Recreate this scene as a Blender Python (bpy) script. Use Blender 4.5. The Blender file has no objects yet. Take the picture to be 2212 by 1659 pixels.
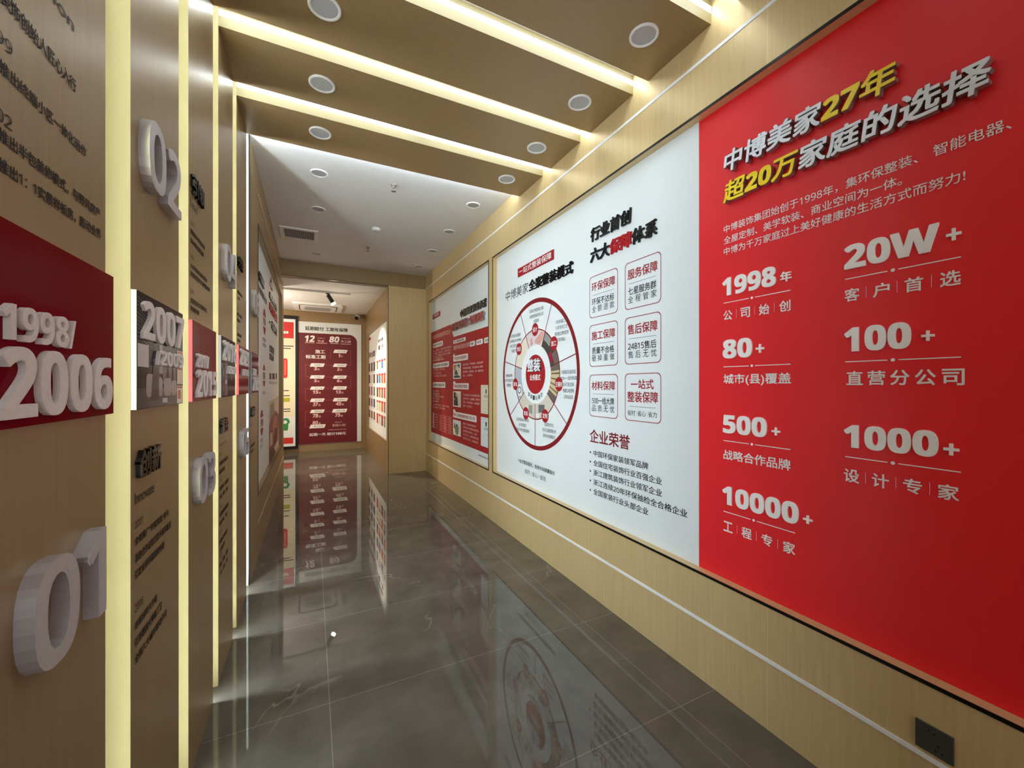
import bpy, math, random
from mathutils import Vector
random.seed(7)
S = bpy.context.scene
COL = S.collection
pi = math.pi

# ---------------------------------------------------------------- camera
EYE = 1.48                       # camera height above the floor
FPX, CU, CV = 876.0, 1106.0, 829.5
YAW = math.atan2(433.0, 876.0)   # the hallway runs along +Y, the camera looks 26 degrees to the right of it
cam_d = bpy.data.cameras.new('camera')
cam_d.sensor_fit = 'HORIZONTAL'; cam_d.sensor_width = 36.0
cam_d.lens = 36.0 * FPX / 2212.0
cam_d.clip_start = 0.02
cam = bpy.data.objects.new('camera', cam_d); COL.objects.link(cam)
cam.location = (0, 0, EYE); cam.rotation_euler = (pi/2, 0, -YAW)
S.camera = cam

# ---------------------------------------------------------------- world, daylight of the shop entrance behind, exposure
w = bpy.data.worlds.new('world'); S.world = w; w.use_nodes = True
bg = w.node_tree.nodes['Background']
bg.inputs[0].default_value = (0.90, 0.95, 1.0, 1); bg.inputs[1].default_value = 0.25
S.view_settings.view_transform = 'Standard'; S.view_settings.look = 'None'
S.view_settings.gamma = 1.0; S.view_settings.exposure = 1.15
S.view_settings.use_curve_mapping = False
SLOT_POWER, BACK_POWER = 4.8, 20.0   # glowing panels in the slots between the beams; strip on the back of the last beam
LED_POWER = 4.5      # light strips on the crossbeams
POST_POWER = 42.0      # light strips on the backs of the posts
def area(name, loc, rot, sx, sy, power, color):
    d = bpy.data.lights.new(name, 'AREA'); d.shape = 'RECTANGLE'; d.size = sx; d.size_y = sy
    d.energy = power; d.color = color
    o = bpy.data.objects.new(name, d); COL.objects.link(o); o.location = loc; o.rotation_euler = rot
    return o
area('entrance_daylight', (0.6, -2.9, 1.6), (pi/2, 0, 0), 2.2, 2.8, 12, (0.92, 0.96, 1.0))

# ---------------------------------------------------------------- materials
def lin(c):
    return tuple(((x/255)/12.92 if x/255 <= 0.04045 else ((x/255+0.055)/1.055)**2.4) for x in c)
def base_mat(name, rgb, rough=0.5, metal=0.0, spec=0.5, coat=0.0):
    m = bpy.data.materials.new(name); m.use_nodes = True
    b = m.node_tree.nodes['Principled BSDF']
    b.inputs['Base Color'].default_value = (*lin(rgb), 1)
    b.inputs['Roughness'].default_value = rough
    b.inputs['Metallic'].default_value = metal
    b.inputs['Specular IOR Level'].default_value = spec
    b.inputs['Coat Weight'].default_value = coat
    return m
def nd(m, t, **k):
    n = m.node_tree.nodes.new(t)
    for a, v in k.items(): setattr(n, a, v)
    return n
def speckle(m, rgb, amount, scale=(1, 1, 1), detail=3.0, size=8.0):
    """soft procedural tone variation of the surface colour itself"""
    nt = m.node_tree; b = nt.nodes['Principled BSDF']
    tc = nd(m, 'ShaderNodeTexCoord'); mp = nd(m, 'ShaderNodeMapping'); mp.inputs['Scale'].default_value = scale
    no = nd(m, 'ShaderNodeTexNoise'); no.inputs['Scale'].default_value = size; no.inputs['Detail'].default_value = detail
    mr = nd(m, 'ShaderNodeMapRange'); mr.inputs['From Min'].default_value = 0.25; mr.inputs['From Max'].default_value = 0.75
    mr.inputs['To Min'].default_value = 1 - amount; mr.inputs['To Max'].default_value = 1 + amount
    mx = nd(m, 'ShaderNodeVectorMath', operation='SCALE'); mx.inputs[0].default_value = lin(rgb)
    nt.links.new(tc.outputs['Object'], mp.inputs[0]); nt.links.new(mp.outputs[0], no.inputs['Vector'])
    nt.links.new(no.outputs['Fac'], mr.inputs['Value']); nt.links.new(mr.outputs[0], mx.inputs['Scale'])
    nt.links.new(mx.outputs[0], b.inputs['Base Color'])
    return m, tc, mx
def glow(name, rgb, power):
    m = bpy.data.materials.new(name); m.use_nodes = True
    b = m.node_tree.nodes['Principled BSDF']
    b.inputs['Base Color'].default_value = (*lin(rgb), 1)
    b.inputs['Emission Color'].default_value = (*lin(rgb), 1); b.inputs['Emission Strength'].default_value = power
    return m

GOLD_SHADED, GOLD_LIT = (152, 127, 89), (214, 187, 136)  # one laminate in a shaded and a lit tone; lighting put into colour
M = {}
M['gold'] = speckle(base_mat('brushed_gold_shaded', GOLD_SHADED, 0.36, 0.25, 0.5), GOLD_SHADED, 0.07, (30, 30, 1.2), 3, 3)[0]
# the wall cladding: the same laminate, lightened as if lit, with a fine pale joint every 1.2 m
mw, tc, mx = speckle(base_mat('gold_cladding_lit', GOLD_LIT, 0.38, 0.2, 0.5), GOLD_LIT, 0.07, (30, 30, 1.2), 3, 3)
sx = nd(mw, 'ShaderNodeSeparateXYZ'); mw.node_tree.links.new(tc.outputs['Object'], sx.inputs[0])
a1 = nd(mw, 'ShaderNodeMath', operation='ADD'); a1.inputs[1].default_value = 20 * 1.19 - 1.07
mo = nd(mw, 'ShaderNodeMath', operation='MODULO'); mo.inputs[1].default_value = 1.19
lt = nd(mw, 'ShaderNodeMath', operation='LESS_THAN'); lt.inputs[1].default_value = 0.0025
mi = nd(mw, 'ShaderNodeMix', data_type='RGBA'); mi.inputs['B'].default_value = (*lin((230, 204, 150)), 1)
L = mw.node_tree.links
L.new(sx.outputs['Y'], a1.inputs[0]); L.new(a1.outputs[0], mo.inputs[0]); L.new(mo.outputs[0], lt.inputs[0])
L.new(lt.outputs[0], mi.inputs['Factor']); L.new(mx.outputs[0], mi.inputs['A'])
L.new(mi.outputs['Result'], mw.node_tree.nodes['Principled BSDF'].inputs['Base Color'])
M['cladding'] = mw
FRONT_LIT = (186, 177, 143)  # gold laminate under strong light; that light is put into the colour
M['cream'] = speckle(base_mat('gold_front_lit', FRONT_LIT, 0.45, 0.0, 0.4), FRONT_LIT, 0.03, (20, 20, 1), 3, 3)[0]
FRONT_DIMMED = (158, 146, 108)  # beam fronts darkened in colour to offset the slot panels' light
M['fascia'] = speckle(base_mat('dimmed_beam_front', FRONT_DIMMED, 0.45, 0.0, 0.4), FRONT_DIMMED, 0.03, (1, 20, 20), 3, 3)[0]
M['led'] = glow('led_diffuser', (238, 250, 255), LED_POWER)
M['led_slot'] = glow('led_slot_diffuser', (232, 246, 255), SLOT_POWER)
M['led_back'] = glow('led_back_diffuser', (232, 245, 255), BACK_POWER)
M['led_post_dim'] = glow('led_post_side', (230, 244, 255), POST_POWER/4)
M['led_post'] = glow('led_post_diffuser', (230, 244, 255), POST_POWER)
M['white'] = base_mat('white_paint', (232, 232, 230), 0.7, 0, 0.3)
M['ceil'] = speckle(base_mat('ceiling_paint', (222, 220, 218), 0.8, 0, 0.2), (222, 220, 218), 0.02)[0]
M['whitetrim'] = base_mat('white_strip', (238, 240, 242), 0.4)
M['black'] = base_mat('black_metal', (14, 13, 12), 0.35, 0.3)
M['grey_diff'] = base_mat('frosted_lamp_glass', (172, 172, 174), 0.5)
M['rim'] = base_mat('white_lamp_rim', (226, 226, 224), 0.45)
M['board_white'] = base_mat('white_board_print', (228, 234, 235), 0.42, 0, 0.4)
M['board_red'] = speckle(base_mat('red_board_print', (238, 32, 40), 0.40, 0, 0.45), (238, 32, 40), 0.03, (1, 1, 1), 3, 3)[0]
M['maroon'] = base_mat('maroon_board_print', (104, 13, 22), 0.5)
M['ink'] = base_mat('black_ink', (16, 18, 18), 0.6, 0, 0.3)
M['ink_brown'] = base_mat('dark_brown_ink', (38, 27, 18), 0.6, 0, 0.3)
M['ink_grey'] = base_mat('grey_ink', (66, 72, 72), 0.6, 0, 0.3)
M['ink_red'] = base_mat('red_ink', (160, 24, 30), 0.6, 0, 0.3)
M['ink_dark_red'] = base_mat('dark_red_ink', (126, 20, 24), 0.6, 0, 0.3)
M['ink_white'] = base_mat('white_ink', (242, 238, 236), 0.5, 0, 0.3)
M['ink_pink'] = base_mat('pale_pink_ink', (226, 188, 186), 0.6, 0, 0.3)
M['ink_lightgrey'] = base_mat('light_grey_ink', (170, 176, 176), 0.6, 0, 0.3)
M['ink_rose'] = base_mat('rose_line_ink', (150, 62, 62), 0.6, 0, 0.3)
M['acryl_black'] = base_mat('black_acrylic', (10, 11, 11), 0.2)
M['acryl_red'] = base_mat('red_acrylic', (176, 16, 26), 0.3)
M['acryl_white'] = base_mat('white_acrylic', (252, 250, 248), 0.3)
M['foam'] = speckle(base_mat('white_foam_letter', (226, 218, 212), 0.7, 0, 0.3), (226, 218, 212), 0.06, (1, 1, 1), 4, 120)[0]
M['silver'] = base_mat('silver_letter_face', (232, 237, 246), 0.28, 0.1)
M['yellow'] = base_mat('yellow_letter_face', (255, 224, 0), 0.28)
M['chrome'] = base_mat('chrome_letter_side', (158, 150, 142), 0.3, 0.55)
M['metal_num'] = speckle(base_mat('sandblasted_silver', (200, 197, 200), 0.42, 0.3), (196, 192, 194), 0.05, (1, 1, 1), 4, 150)[0]
M['metal_side'] = base_mat('polished_silver_side', (186, 184, 186), 0.38, 0.45)
M['acr_edge_pink'] = base_mat('lit_pink_acrylic_edge', (240, 92, 112), 0.25)  # translucent edge; the strip light glowing in it is put into the colour
M['acr_edge_clear'] = base_mat('clear_acrylic_edge', (206, 220, 238), 0.12)
M['acr_edge_grey'] = base_mat('grey_acrylic_edge', (150, 156, 170), 0.12)
M['plaque_red'] = base_mat('red_plaque_print', (118, 6, 24), 0.12, 0, 0.14)
M['plaque_dark'] = base_mat('dark_plaque_print', (52, 45, 50), 0.12, 0, 0.12)
M['plaque_purple'] = base_mat('purple_plaque_print', (58, 22, 38), 0.12, 0, 0.12)
M['socket'] = base_mat('dark_grey_plastic', (62, 64, 58), 0.4)
M['spot_face'] = glow('spot_lens', (255, 240, 214), 14)
for n in ('plaque_red', 'plaque_dark', 'plaque_purple'): M[n].node_tree.nodes['Principled BSDF'].inputs['IOR'].default_value = 1.2
def flat(name, rgb, rough=0.55):
    if name not in M: M[name] = base_mat(name, rgb, rough, 0, 0.3)
    return name
# white marble
mm, tcm, _ = speckle(base_mat('white_marble', (206, 208, 208), 0.25), (204, 206, 206), 0.14, (1, 1, 1), 8, 14)
M['marble'] = mm
# polished dark stone floor: 1.4 x 0.735 m slabs, pale joints, thin pale veins
mf, tcf, mxf = speckle(base_mat('polished_stone_floor', (90, 85, 76), 0.014, 0, 0.55), (90, 85, 76), 0.26, (1, 1, 1), 12, 4.5)
nt = mf.node_tree; L = nt.links
sx = nd(mf, 'ShaderNodeSeparateXYZ'); L.new(tcf.outputs['Object'], sx.inputs[0])
def stripe(out, pos, width, period=None):
    ad = nd(mf, 'ShaderNodeMath', operation='SUBTRACT'); ad.inputs[1].default_value = pos - (40 * period if period else 0)
    L.new(out, ad.inputs[0]); o = ad.outputs[0]
    if period:
        md = nd(mf, 'ShaderNodeMath', operation='MODULO'); md.inputs[1].default_value = period; L.new(o, md.inputs[0]); o = md.outputs[0]
    ab = nd(mf, 'ShaderNodeMath', operation='ABSOLUTE'); L.new(o, ab.inputs[0])
    l = nd(mf, 'ShaderNodeMath', operation='LESS_THAN'); l.inputs[1].default_value = width; L.new(ab.outputs[0], l.inputs[0])
    return l.outputs[0]
def mxx(a, b):
    n = nd(mf, 'ShaderNodeMath', operation='MAXIMUM'); L.new(a, n.inputs[0]); L.new(b, n.inputs[1]); return n.outputs[0]
grout = mxx(stripe(sx.outputs['Y'], 2.06, 0.0032, 0.735),
            mxx(stripe(sx.outputs['X'], 0.075, 0.0016), mxx(stripe(sx.outputs['X'], 1.444, 0.0016), stripe(sx.outputs['X'], 1.52, 0.0016))))
vn = nd(mf, 'ShaderNodeTexNoise'); vn.inputs['Scale'].default_value = 0.9; vn.inputs['Detail'].default_value = 5; vn.inputs['Distortion'].default_value = 1.2
L.new(tcf.outputs['Object'], vn.inputs['Vector'])
vs = nd(mf, 'ShaderNodeMath', operation='SUBTRACT'); vs.inputs[1].default_value = 0.5; L.new(vn.outputs['Fac'], vs.inputs[0])
va = nd(mf, 'ShaderNodeMath', operation='ABSOLUTE'); L.new(vs.outputs[0], va.inputs[0])
vm = nd(mf, 'ShaderNodeMapRange'); vm.inputs['From Min'].default_value = 0.0; vm.inputs['From Max'].default_value = 0.004
vm.inputs['To Min'].default_value = 1.0; vm.inputs['To Max'].default_value = 0.0; L.new(va.outputs[0], vm.inputs['Value'])
vb = nd(mf, 'ShaderNodeTexNoise'); vb.inputs['Scale'].default_value = 1.7; L.new(tcf.outputs['Object'], vb.inputs['Vector'])
vc = nd(mf, 'ShaderNodeMapRange'); vc.inputs['From Min'].default_value = 0.52; vc.inputs['From Max'].default_value = 0.66; vc.inputs['To Max'].default_value = 0.5
L.new(vb.outputs['Fac'], vc.inputs['Value'])
vv = nd(mf, 'ShaderNodeMath', operation='MULTIPLY'); L.new(vm.outputs[0], vv.inputs[0]); L.new(vc.outputs[0], vv.inputs[1])
mi1 = nd(mf, 'ShaderNodeMix', data_type='RGBA'); mi1.inputs['B'].default_value = (*lin((178, 172, 164)), 1)
L.new(vv.outputs[0], mi1.inputs['Factor']); L.new(mxf.outputs[0], mi1.inputs['A'])
mi2 = nd(mf, 'ShaderNodeMix', data_type='RGBA'); mi2.inputs['B'].default_value = (*lin((126, 122, 114)), 1)
L.new(grout, mi2.inputs['Factor']); L.new(mi1.outputs['Result'], mi2.inputs['A'])
L.new(mi2.outputs['Result'], nt.nodes['Principled BSDF'].inputs['Base Color'])
M['floor'] = mf

# ---------------------------------------------------------------- mesh helpers
class MB:
    def __init__(self): self.v = []; self.f = []; self.mi = []; self.mats = []
    def slot(self, m):
        if m not in self.mats: self.mats.append(m)
        return self.mats.index(m)
    def add(self, vs, fs, m):
        o = len(self.v); k = self.slot(m); self.v += [tuple(p) for p in vs]
        for f in fs: self.f.append(tuple(i + o for i in f)); self.mi.append(k)
    def box(self, x0, x1, y0, y1, z0, z1, m, front=None):
        vs = [(x, y, z) for x in (x0, x1) for y in (y0, y1) for z in (z0, z1)]
        fs = {'x-': (0, 1, 3, 2), 'x+': (4, 6, 7, 5), 'y-': (0, 4, 5, 1), 'y+': (2, 3, 7, 6), 'z-': (0, 2, 6, 4), 'z+': (1, 5, 7, 3)}
        o = len(self.v); self.v += vs
        for k, f in fs.items():
            self.f.append(tuple(i + o for i in f)); self.mi.append(self.slot(front[k] if front and k in front else m))
    def build(self, name, parent=None, smooth=False):
        me = bpy.data.meshes.new(name)
        off = Vector((0, 0, 0))
        p = parent
        while p is not None: off += p.location; p = p.parent
        me.from_pydata([Vector(v) - off for v in self.v], [], self.f)
        for m in self.mats: me.materials.append(M[m])
        me.polygons.foreach_set('material_index', self.mi)
        if smooth: me.polygons.foreach_set('use_smooth', [True] * len(self.f))
        me.update()
        o = bpy.data.objects.new(name, me); COL.objects.link(o)
        if parent: o.parent = parent
        return o
def thing(name, label, cat, loc, group=None):
    o = bpy.data.objects.new(name, None); COL.objects.link(o); o.location = loc; o.empty_display_size = 0.1
    o['label'] = label; o['category'] = cat
    if group: o['group'] = group
    return o
def structure(o): o['kind'] = 'structure'; return o
def lathe(mb, prof, m, origin=(0, 0, 0), n=32, axis=Vector((0, 0, 1))):
    """profile of (radius, height) swept about an axis"""
    q = Vector((0, 0, 1)).rotation_difference(axis); vs = []; fs = []
    for i in range(n):
        a = 2*pi*i/n
        for r, h in prof: vs.append(q @ Vector((r*math.cos(a), r*math.sin(a), h)) + Vector(origin))
    k = len(prof)
    for i in range(n):
        j = (i+1) % n
        for t in range(k-1): fs.append((i*k+t, j*k+t, j*k+t+1, i*k+t+1))
    mb.add(vs, fs, m)

# ---------------------------------------------------------------- wall faces that carry prints: s runs left to right, z is height from eye level, d stands off
class Face:
    def __init__(self, o, u, n): self.o = Vector(o); self.u = Vector(u); self.n = Vector(n)
    def P(self, s, z, d): return self.o + self.u*s + Vector((0, 0, z)) + self.n*d
    def at(self, px, py):
        """where on this wall a measured photo point lies"""
        r = Vector((math.cos(YAW), -math.sin(YAW), 0)); f = Vector((math.sin(YAW), math.cos(YAW), 0))
        ray = f*FPX + r*(px - CU) + Vector((0, 0, -(py - CV)))
        t = (self.o - Vector((0, 0, EYE))).dot(self.n) / ray.dot(self.n)
        p = ray*t
        return (p - (self.o - Vector((0, 0, EYE)))).dot(self.u), p.z
XR, XB, XL = 1.75, 1.795, -0.41
F_R = Face((XB, 0, EYE), (0, -1, 0), (-1, 0, 0))
F_L = Face((XL, 0, EYE), (0, 1, 0), (1, 0, 0))
F_LB = Face((XL-0.04, 0, EYE), (0, 1, 0), (1, 0, 0))
F_F = Face((0, 9.94, EYE), (1, 0, 0), (0, -1, 0))
F_P = Face((0, 9.90, EYE), (1, 0, 0), (0, -1, 0))
F_B = Face((1.145, 0, EYE), (0, -1, 0), (-1, 0, 0))

# ---------------------------------------------------------------- lettering
_cu = bpy.data.curves.new('lettering', 'FONT'); _cu.resolution_u = 3
_ob = bpy.data.objects.new('lettering', _cu); COL.objects.link(_ob)
_cache = {}
def glyphs(body, bold=False, shear=0.0, wide=True):
    key = (body, bold, shear)
    if key in _cache: return _cache[key]
    base = 0x1D7EC if bold else 0x1D7E2
    b = ''.join(chr(base + ord(c) - 48) if c.isdigit() else ('\U0001D5EA' if c == 'W' and bold else c) for c in body)
    _cu.body = b; _cu.shear = shear
    dg = bpy.context.evaluated_depsgraph_get(); dg.update()
    ev = _ob.evaluated_get(dg); me = ev.to_mesh()
    vs = [(v.co.x, v.co.y) for v in me.vertices]; fs = [tuple(p.vertices) for p in me.polygons]
    ev.to_mesh_clear()
    _cache[key] = (vs, fs); return vs, fs
def heavy(bold): return bold is True or bold > 0      # a negative value thickens the regular cut
def copies(bold):
    if not bold: return [(0, 0)]
    e = 0.017 if bold is True else abs(bold)
    if e < 0.002: return [(0, 0)]
    return [(-e, -0.93*e), (0.97*e, -e), (-0.95*e, 0.98*e), (e, 0.95*e), (0.02*e, 0.01*e)]     # no two copies share a side plane
def bbox(vs, bold):
    e = max(abs(c[0]) for c in copies(bold))
    return min(v[0] for v in vs)-e, max(v[0] for v in vs)+e, min(v[1] for v in vs)-e, max(v[1] for v in vs)+e
def flat_poly(mb, face, pts, m, d):
    mb.add([face.P(s, z, d) for s, z in pts], [tuple(range(len(pts)))], m)
def rect(mb, face, s0, s1, z0, z1, m, d): flat_poly(mb, face, [(s0, z0), (s1, z0), (s1, z1), (s0, z1)], m, d)
def rrect_pts(s0, s1, z0, z1, r, n=6):
    out = []
    for cx, cz, a0 in ((s1-r, z0+r, -90), (s1-r, z1-r, 0), (s0+r, z1-r, 90), (s0+r, z0+r, 180)):
        for i in range(n+1):
            a = math.radians(a0 + 90*i/n); out.append((cx + r*math.cos(a), cz + r*math.sin(a)))
    return out
def outline(mb, face, pts, wd, m, d):
    """closed line of width wd just inside a convex outline"""
    n = len(pts); cs = sum(p[0] for p in pts)/n; cz = sum(p[1] for p in pts)/n; inn = []
    hs = max(p[0] for p in pts)-cs; hz = max(p[1] for p in pts)-cz
    for s, z in pts: inn.append((cs+(s-cs)*(1-wd/hs), cz+(z-cz)*(1-wd/hz)))
    vs = [face.P(s, z, d) for s, z in pts] + [face.P(s, z, d) for s, z in inn]
    mb.add(vs, [(i, (i+1) % n, n+(i+1) % n, n+i) for i in range(n)], m)
def sector(mb, face, cs, cz, r0, r1, a0, a1, m, d, n=48):
    vs = []; fs = []; k = max(3, int(n*(a1-a0)/360))
    for i in range(k+1):
        a = math.radians(a0+(a1-a0)*i/k)
        vs += [face.P(cs+r0*math.cos(a), cz+r0*math.sin(a), d), face.P(cs+r1*math.cos(a), cz+r1*math.sin(a), d)]
    for i in range(k): fs.append((2*i, 2*i+1, 2*i+3, 2*i+2))
    mb.add(vs, fs, m)
def disc(mb, face, cs, cz, rs, rz, m, d, n=40):
    flat_poly(mb, face, [(cs+rs*math.cos(2*pi*i/n), cz+rz*math.sin(2*pi*i/n)) for i in range(n)], m, d)
def line(mb, face, p, q, wd, m, d):
    dx, dz = q[0]-p[0], q[1]-p[1]; l = math.hypot(dx, dz) or 1; nx, nz = -dz/l*wd/2, dx/l*wd/2
    flat_poly(mb, face, [(p[0]-nx, p[1]-nz), (q[0]-nx, q[1]-nz), (q[0]+nx, q[1]+nz), (p[0]+nx, p[1]+nz)], m, d)
def text(mb, face, body, s0, s1, z0, z1, m, d=0.0012, bold=False, shear=0.0):
    """flat lettering fitted to a rectangle of the wall"""
    vs, fs = glyphs(body, bold is True or bold >= 0.014, shear)
    if not vs: return
    x0, x1, y0, y1 = bbox(vs, bold)
    for k, (ex, ey) in enumerate(copies(bold)):
        mb.add([face.P(s0+(x+ex-x0)/(x1-x0)*(s1-s0), z0+(y+ey-y0)/(y1-y0)*(z1-z0), d+0.00012*k) for x, y in vs], fs, m)
def solid(mb, face, vs, fs, bold, box, ref, m, mside, d0, d1):
    """raised lettering: front, and sides back to the wall"""
    x0, x1, y0, y1 = ref; s0, s1, z0, z1 = box
    cnt = {}
    for f in fs:
        for i in range(len(f)):
            e = (f[i], f[(i+1) % len(f)])
            if (e[1], e[0]) in cnt: del cnt[(e[1], e[0])]
            else: cnt[e] = 1
    for k, (ex, ey) in enumerate(copies(bold)):
        t = d1 + 0.0001*k
        q = [(s0+(x+ex-x0)/(x1-x0)*(s1-s0), z0+(y+ey-y0)/(y1-y0)*(z1-z0)) for x, y in vs]
        mb.add([face.P(s, z, t) for s, z in q], fs, m)
        n = len(q)
        mb.add([face.P(s, z, d0) for s, z in q] + [face.P(s, z, t) for s, z in q], [(a, b, b+n, a+n) for a, b in cnt], mside)
def raised(name, parent, face, body, s0, s1, z0, z1, mats, d0, d1, bold=True, shear=0.0):
    """one mesh per raised character, children of the sign they belong to; mats: material per character"""
    full, _ = glyphs(body, heavy(bold), shear); ref = bbox(full, bold); out = []
    for i, c in enumerate(body):
        if c == ' ': continue
        pre, _ = glyphs(body[:i+1], heavy(bold), shear); one, fs = glyphs(c, heavy(bold), shear)
        dx = max(v[0] for v in pre) - max(v[0] for v in one)
        mb = MB(); mf_, ms_ = mats if isinstance(mats, tuple) else mats[i]
        solid(mb, face, [(x+dx, y) for x, y in one], fs, bold, (s0, s1, z0, z1), ref, mf_, ms_, d0, d1)
        out.append(mb.build(name, parent))
    return out
def raised_line(mb, face, body, s0, s1, z0, z1, m, ms, d0, d1, bold=True, shear=0.0):
    vs, fs = glyphs(body, bool(bold), shear)
    solid(mb, face, vs, fs, bold, (s0, s1, z0, z1), bbox(vs, bold), m, ms, d0, d1)
def spaced(mb, face, body, s0, s1, z0, z1, m, bar=None, d=0.0012, bold=False, cw=None):
    """single characters spread over a line, with thin upright bars between them when bar names a material"""
    n = len(body); h = z1-z0; cw = cw or h*0.98
    for i, c in enumerate(body):
        a = s0+(s1-s0-cw)*i/(n-1); text(mb, face, c, a, a+cw, z0, z1, m, d, bold)
        if bar and i < n-1:
            x = s0+(s1-s0-cw)*(i+0.5)/(n-1)+cw/2; rect(mb, face, x-h*0.012, x+h*0.012, z0+h*0.12, z1-h*0.05, bar, d)
def ruler(mb, face, s0, s1, z, m, wd=0.0035, dot=0.006, d=0.0012):
    """rule with a dot in its middle"""
    c = s0+(s1-s0)*0.46; g = dot*2.4
    rect(mb, face, s0, c-g, z-wd/2, z+wd/2, m, d); rect(mb, face, c+g, s1, z-wd/2, z+wd/2, m, d); disc(mb, face, c, z, dot, dot, m, d, 16)
def ptext(mb, face, body, u0, u1, v0, v1, m, **k):
    """lettering whose left edge spans photo rows v0..v1 and which ends at column u1"""
    s0, zt = face.at(u0, v0); _, zb = face.at(u0, v1); s1, _ = face.at(u1, v0)
    text(mb, face, body, s0, s1, zb, zt, m, **k)
def pbox(face, u0, u1, v0, v1):
    s0, zt = face.at(u0, v0); _, zb = face.at(u0, v1); s1, _ = face.at(u1, v0)
    return s0, s1, zb, zt

# ================================================================ the shell
ZB0, ZB1 = EYE-0.942, EYE+1.355        # recesses for the boards
GAP_TOP, FAR_TOP, BEAM_Z = EYE+1.872, EYE+1.838, EYE+1.757
mb = MB(); mb.box(-1.6, 2.1, -2.6, 10.1, -0.1, 0, 'floor'); structure(mb.build('floor'))
mb = MB(); mb.box(-1.0, 2.05, -2.6, 3.36, GAP_TOP, GAP_TOP+0.15, 'white'); mb.box(-1.0, 2.05, 3.36, 6.98, FAR_TOP, GAP_TOP+0.15, 'ceil')
structure(mb.build('ceiling'))
def side_wall(name, x_front, x_recess, x_back, y0, y1, top, recesses, m, zs=None):
    a, b = sorted((x_front, x_back)); z0, z1 = zs or (ZB0, ZB1)
    c, d = sorted((x_recess, x_back)); y = y0
    slabs = [(a, b, y0, y1, 0, z0), (a, b, y0, y1, z1, top)]
    for p, q in recesses:
        if p > y: slabs.append((a, b, y, p, z0, z1))
        slabs.append((c, d, p, q, z0, z1)); y = q
    if y < y1: slabs.append((a, b, y, y1, z0, z1))
    for q in slabs: mb = MB(); mb.box(*q, m); structure(mb.build(name))
REC_R = [(-0.9, 4.0), (4.13, 6.68)]
side_wall('wall_right', XR, XB+0.03, 2.0, -2.6, 6.98, GAP_TOP, REC_R, 'cladding')
REC_L = [(4.07, 7.15)]
side_wall('wall_left', XL, XL-0.07, XL-0.25, 3.55, 7.6, FAR_TOP, REC_L, 'gold')
mb = MB(); mb.box(-0.95, -0.80, -2.6, 3.55, 0, GAP_TOP, 'cladding'); structure(mb.build('wall_left_rear'))
mb = MB(); mb.box(XL, XR, 6.86, 6.98, EYE+1.612, FAR_TOP, 'gold'); mb.box(1.125, XR, 6.86, 6.98, 0, EYE+1.612, 'cladding')
structure(mb.build('wall_far'))
side_wall('wall_beyond_right', 1.12, 1.16, 1.32, 6.98, 10.06, EYE+1.6, [(6.985, 9.46)], 'gold', (EYE-0.95, EYE+1.075))
mb = MB(); mb.box(-1.6, 1.32, 9.96, 10.1, 0, EYE+1.6, 'gold'); structure(mb.build('wall_beyond_far'))
mb = MB(); mb.box(-1.75, -1.6, 6.9, 10.1, 0, EYE+1.6, 'cladding'); mb.box(-1.6, XL-0.25, 6.9, 7.05, 0, EYE+1.6, 'cladding'); structure(mb.build('wall_beyond_left'))
mb = MB(); mb.box(-1.75, 1.32, 6.98, 10.1, EYE+1.6, EYE+1.75, 'ceil'); structure(mb.build('ceiling_beyond'))
# black edge trims round the recesses
n_trim = 0
def trim(mb):
    global n_trim
    n_trim += 1; return structure(mb.build('trim_%d' % n_trim))
def ring(xf, out, y0, y1, z0=ZB0, z1=ZB1, m='black', wd=0.013):
    mb = MB(); a, b = sorted((xf, xf+out))
    mb.box(a, b, y0-wd, y1+wd, z0-wd, z0, m); mb.box(a, b, y0-wd, y1+wd, z1, z1+wd, m)
    mb.box(a, b, y0-wd, y0, z0, z1, m); mb.box(a, b, y1, y1+wd, z0, z1, m); trim(mb)
for p, q in REC_R: ring(XR, -0.003, p, q)
for p, q in REC_L: ring(XL, 0.003, p, q)
# white strips let into the cladding
for z in (EYE+1.617, EYE-1.183):
    mb = MB(); mb.box(XR-0.003, XR, -2.6, 6.86, z-0.008, z+0.008, 'whitetrim'); trim(mb)
flat('pale_gold_strip', (206, 186, 150))
for z in (EYE+1.617, EYE-1.183):
    mb = MB(); mb.box(XL, XL+0.003, 4.07, 7.6, z-0.007, z+0.007, 'pale_gold_strip'); trim(mb)
# white marble edge of the left wall with its black metal lip
mb = MB(); mb.box(-0.80, -0.416, 3.528, 3.55, 0, FAR_TOP, 'marble'); trim(mb)
mb = MB(); mb.box(-0.416, -0.409, 3.526, 3.56, 0, FAR_TOP, 'black'); trim(mb)
mb = MB(); mb.box(1.117, 1.127, 6.85, 6.86, 0, EYE+1.612, 'black'); mb.box(XL, 1.127, 6.85, 6.86, EYE+1.606, EYE+1.612, 'black'); trim(mb)

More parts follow.
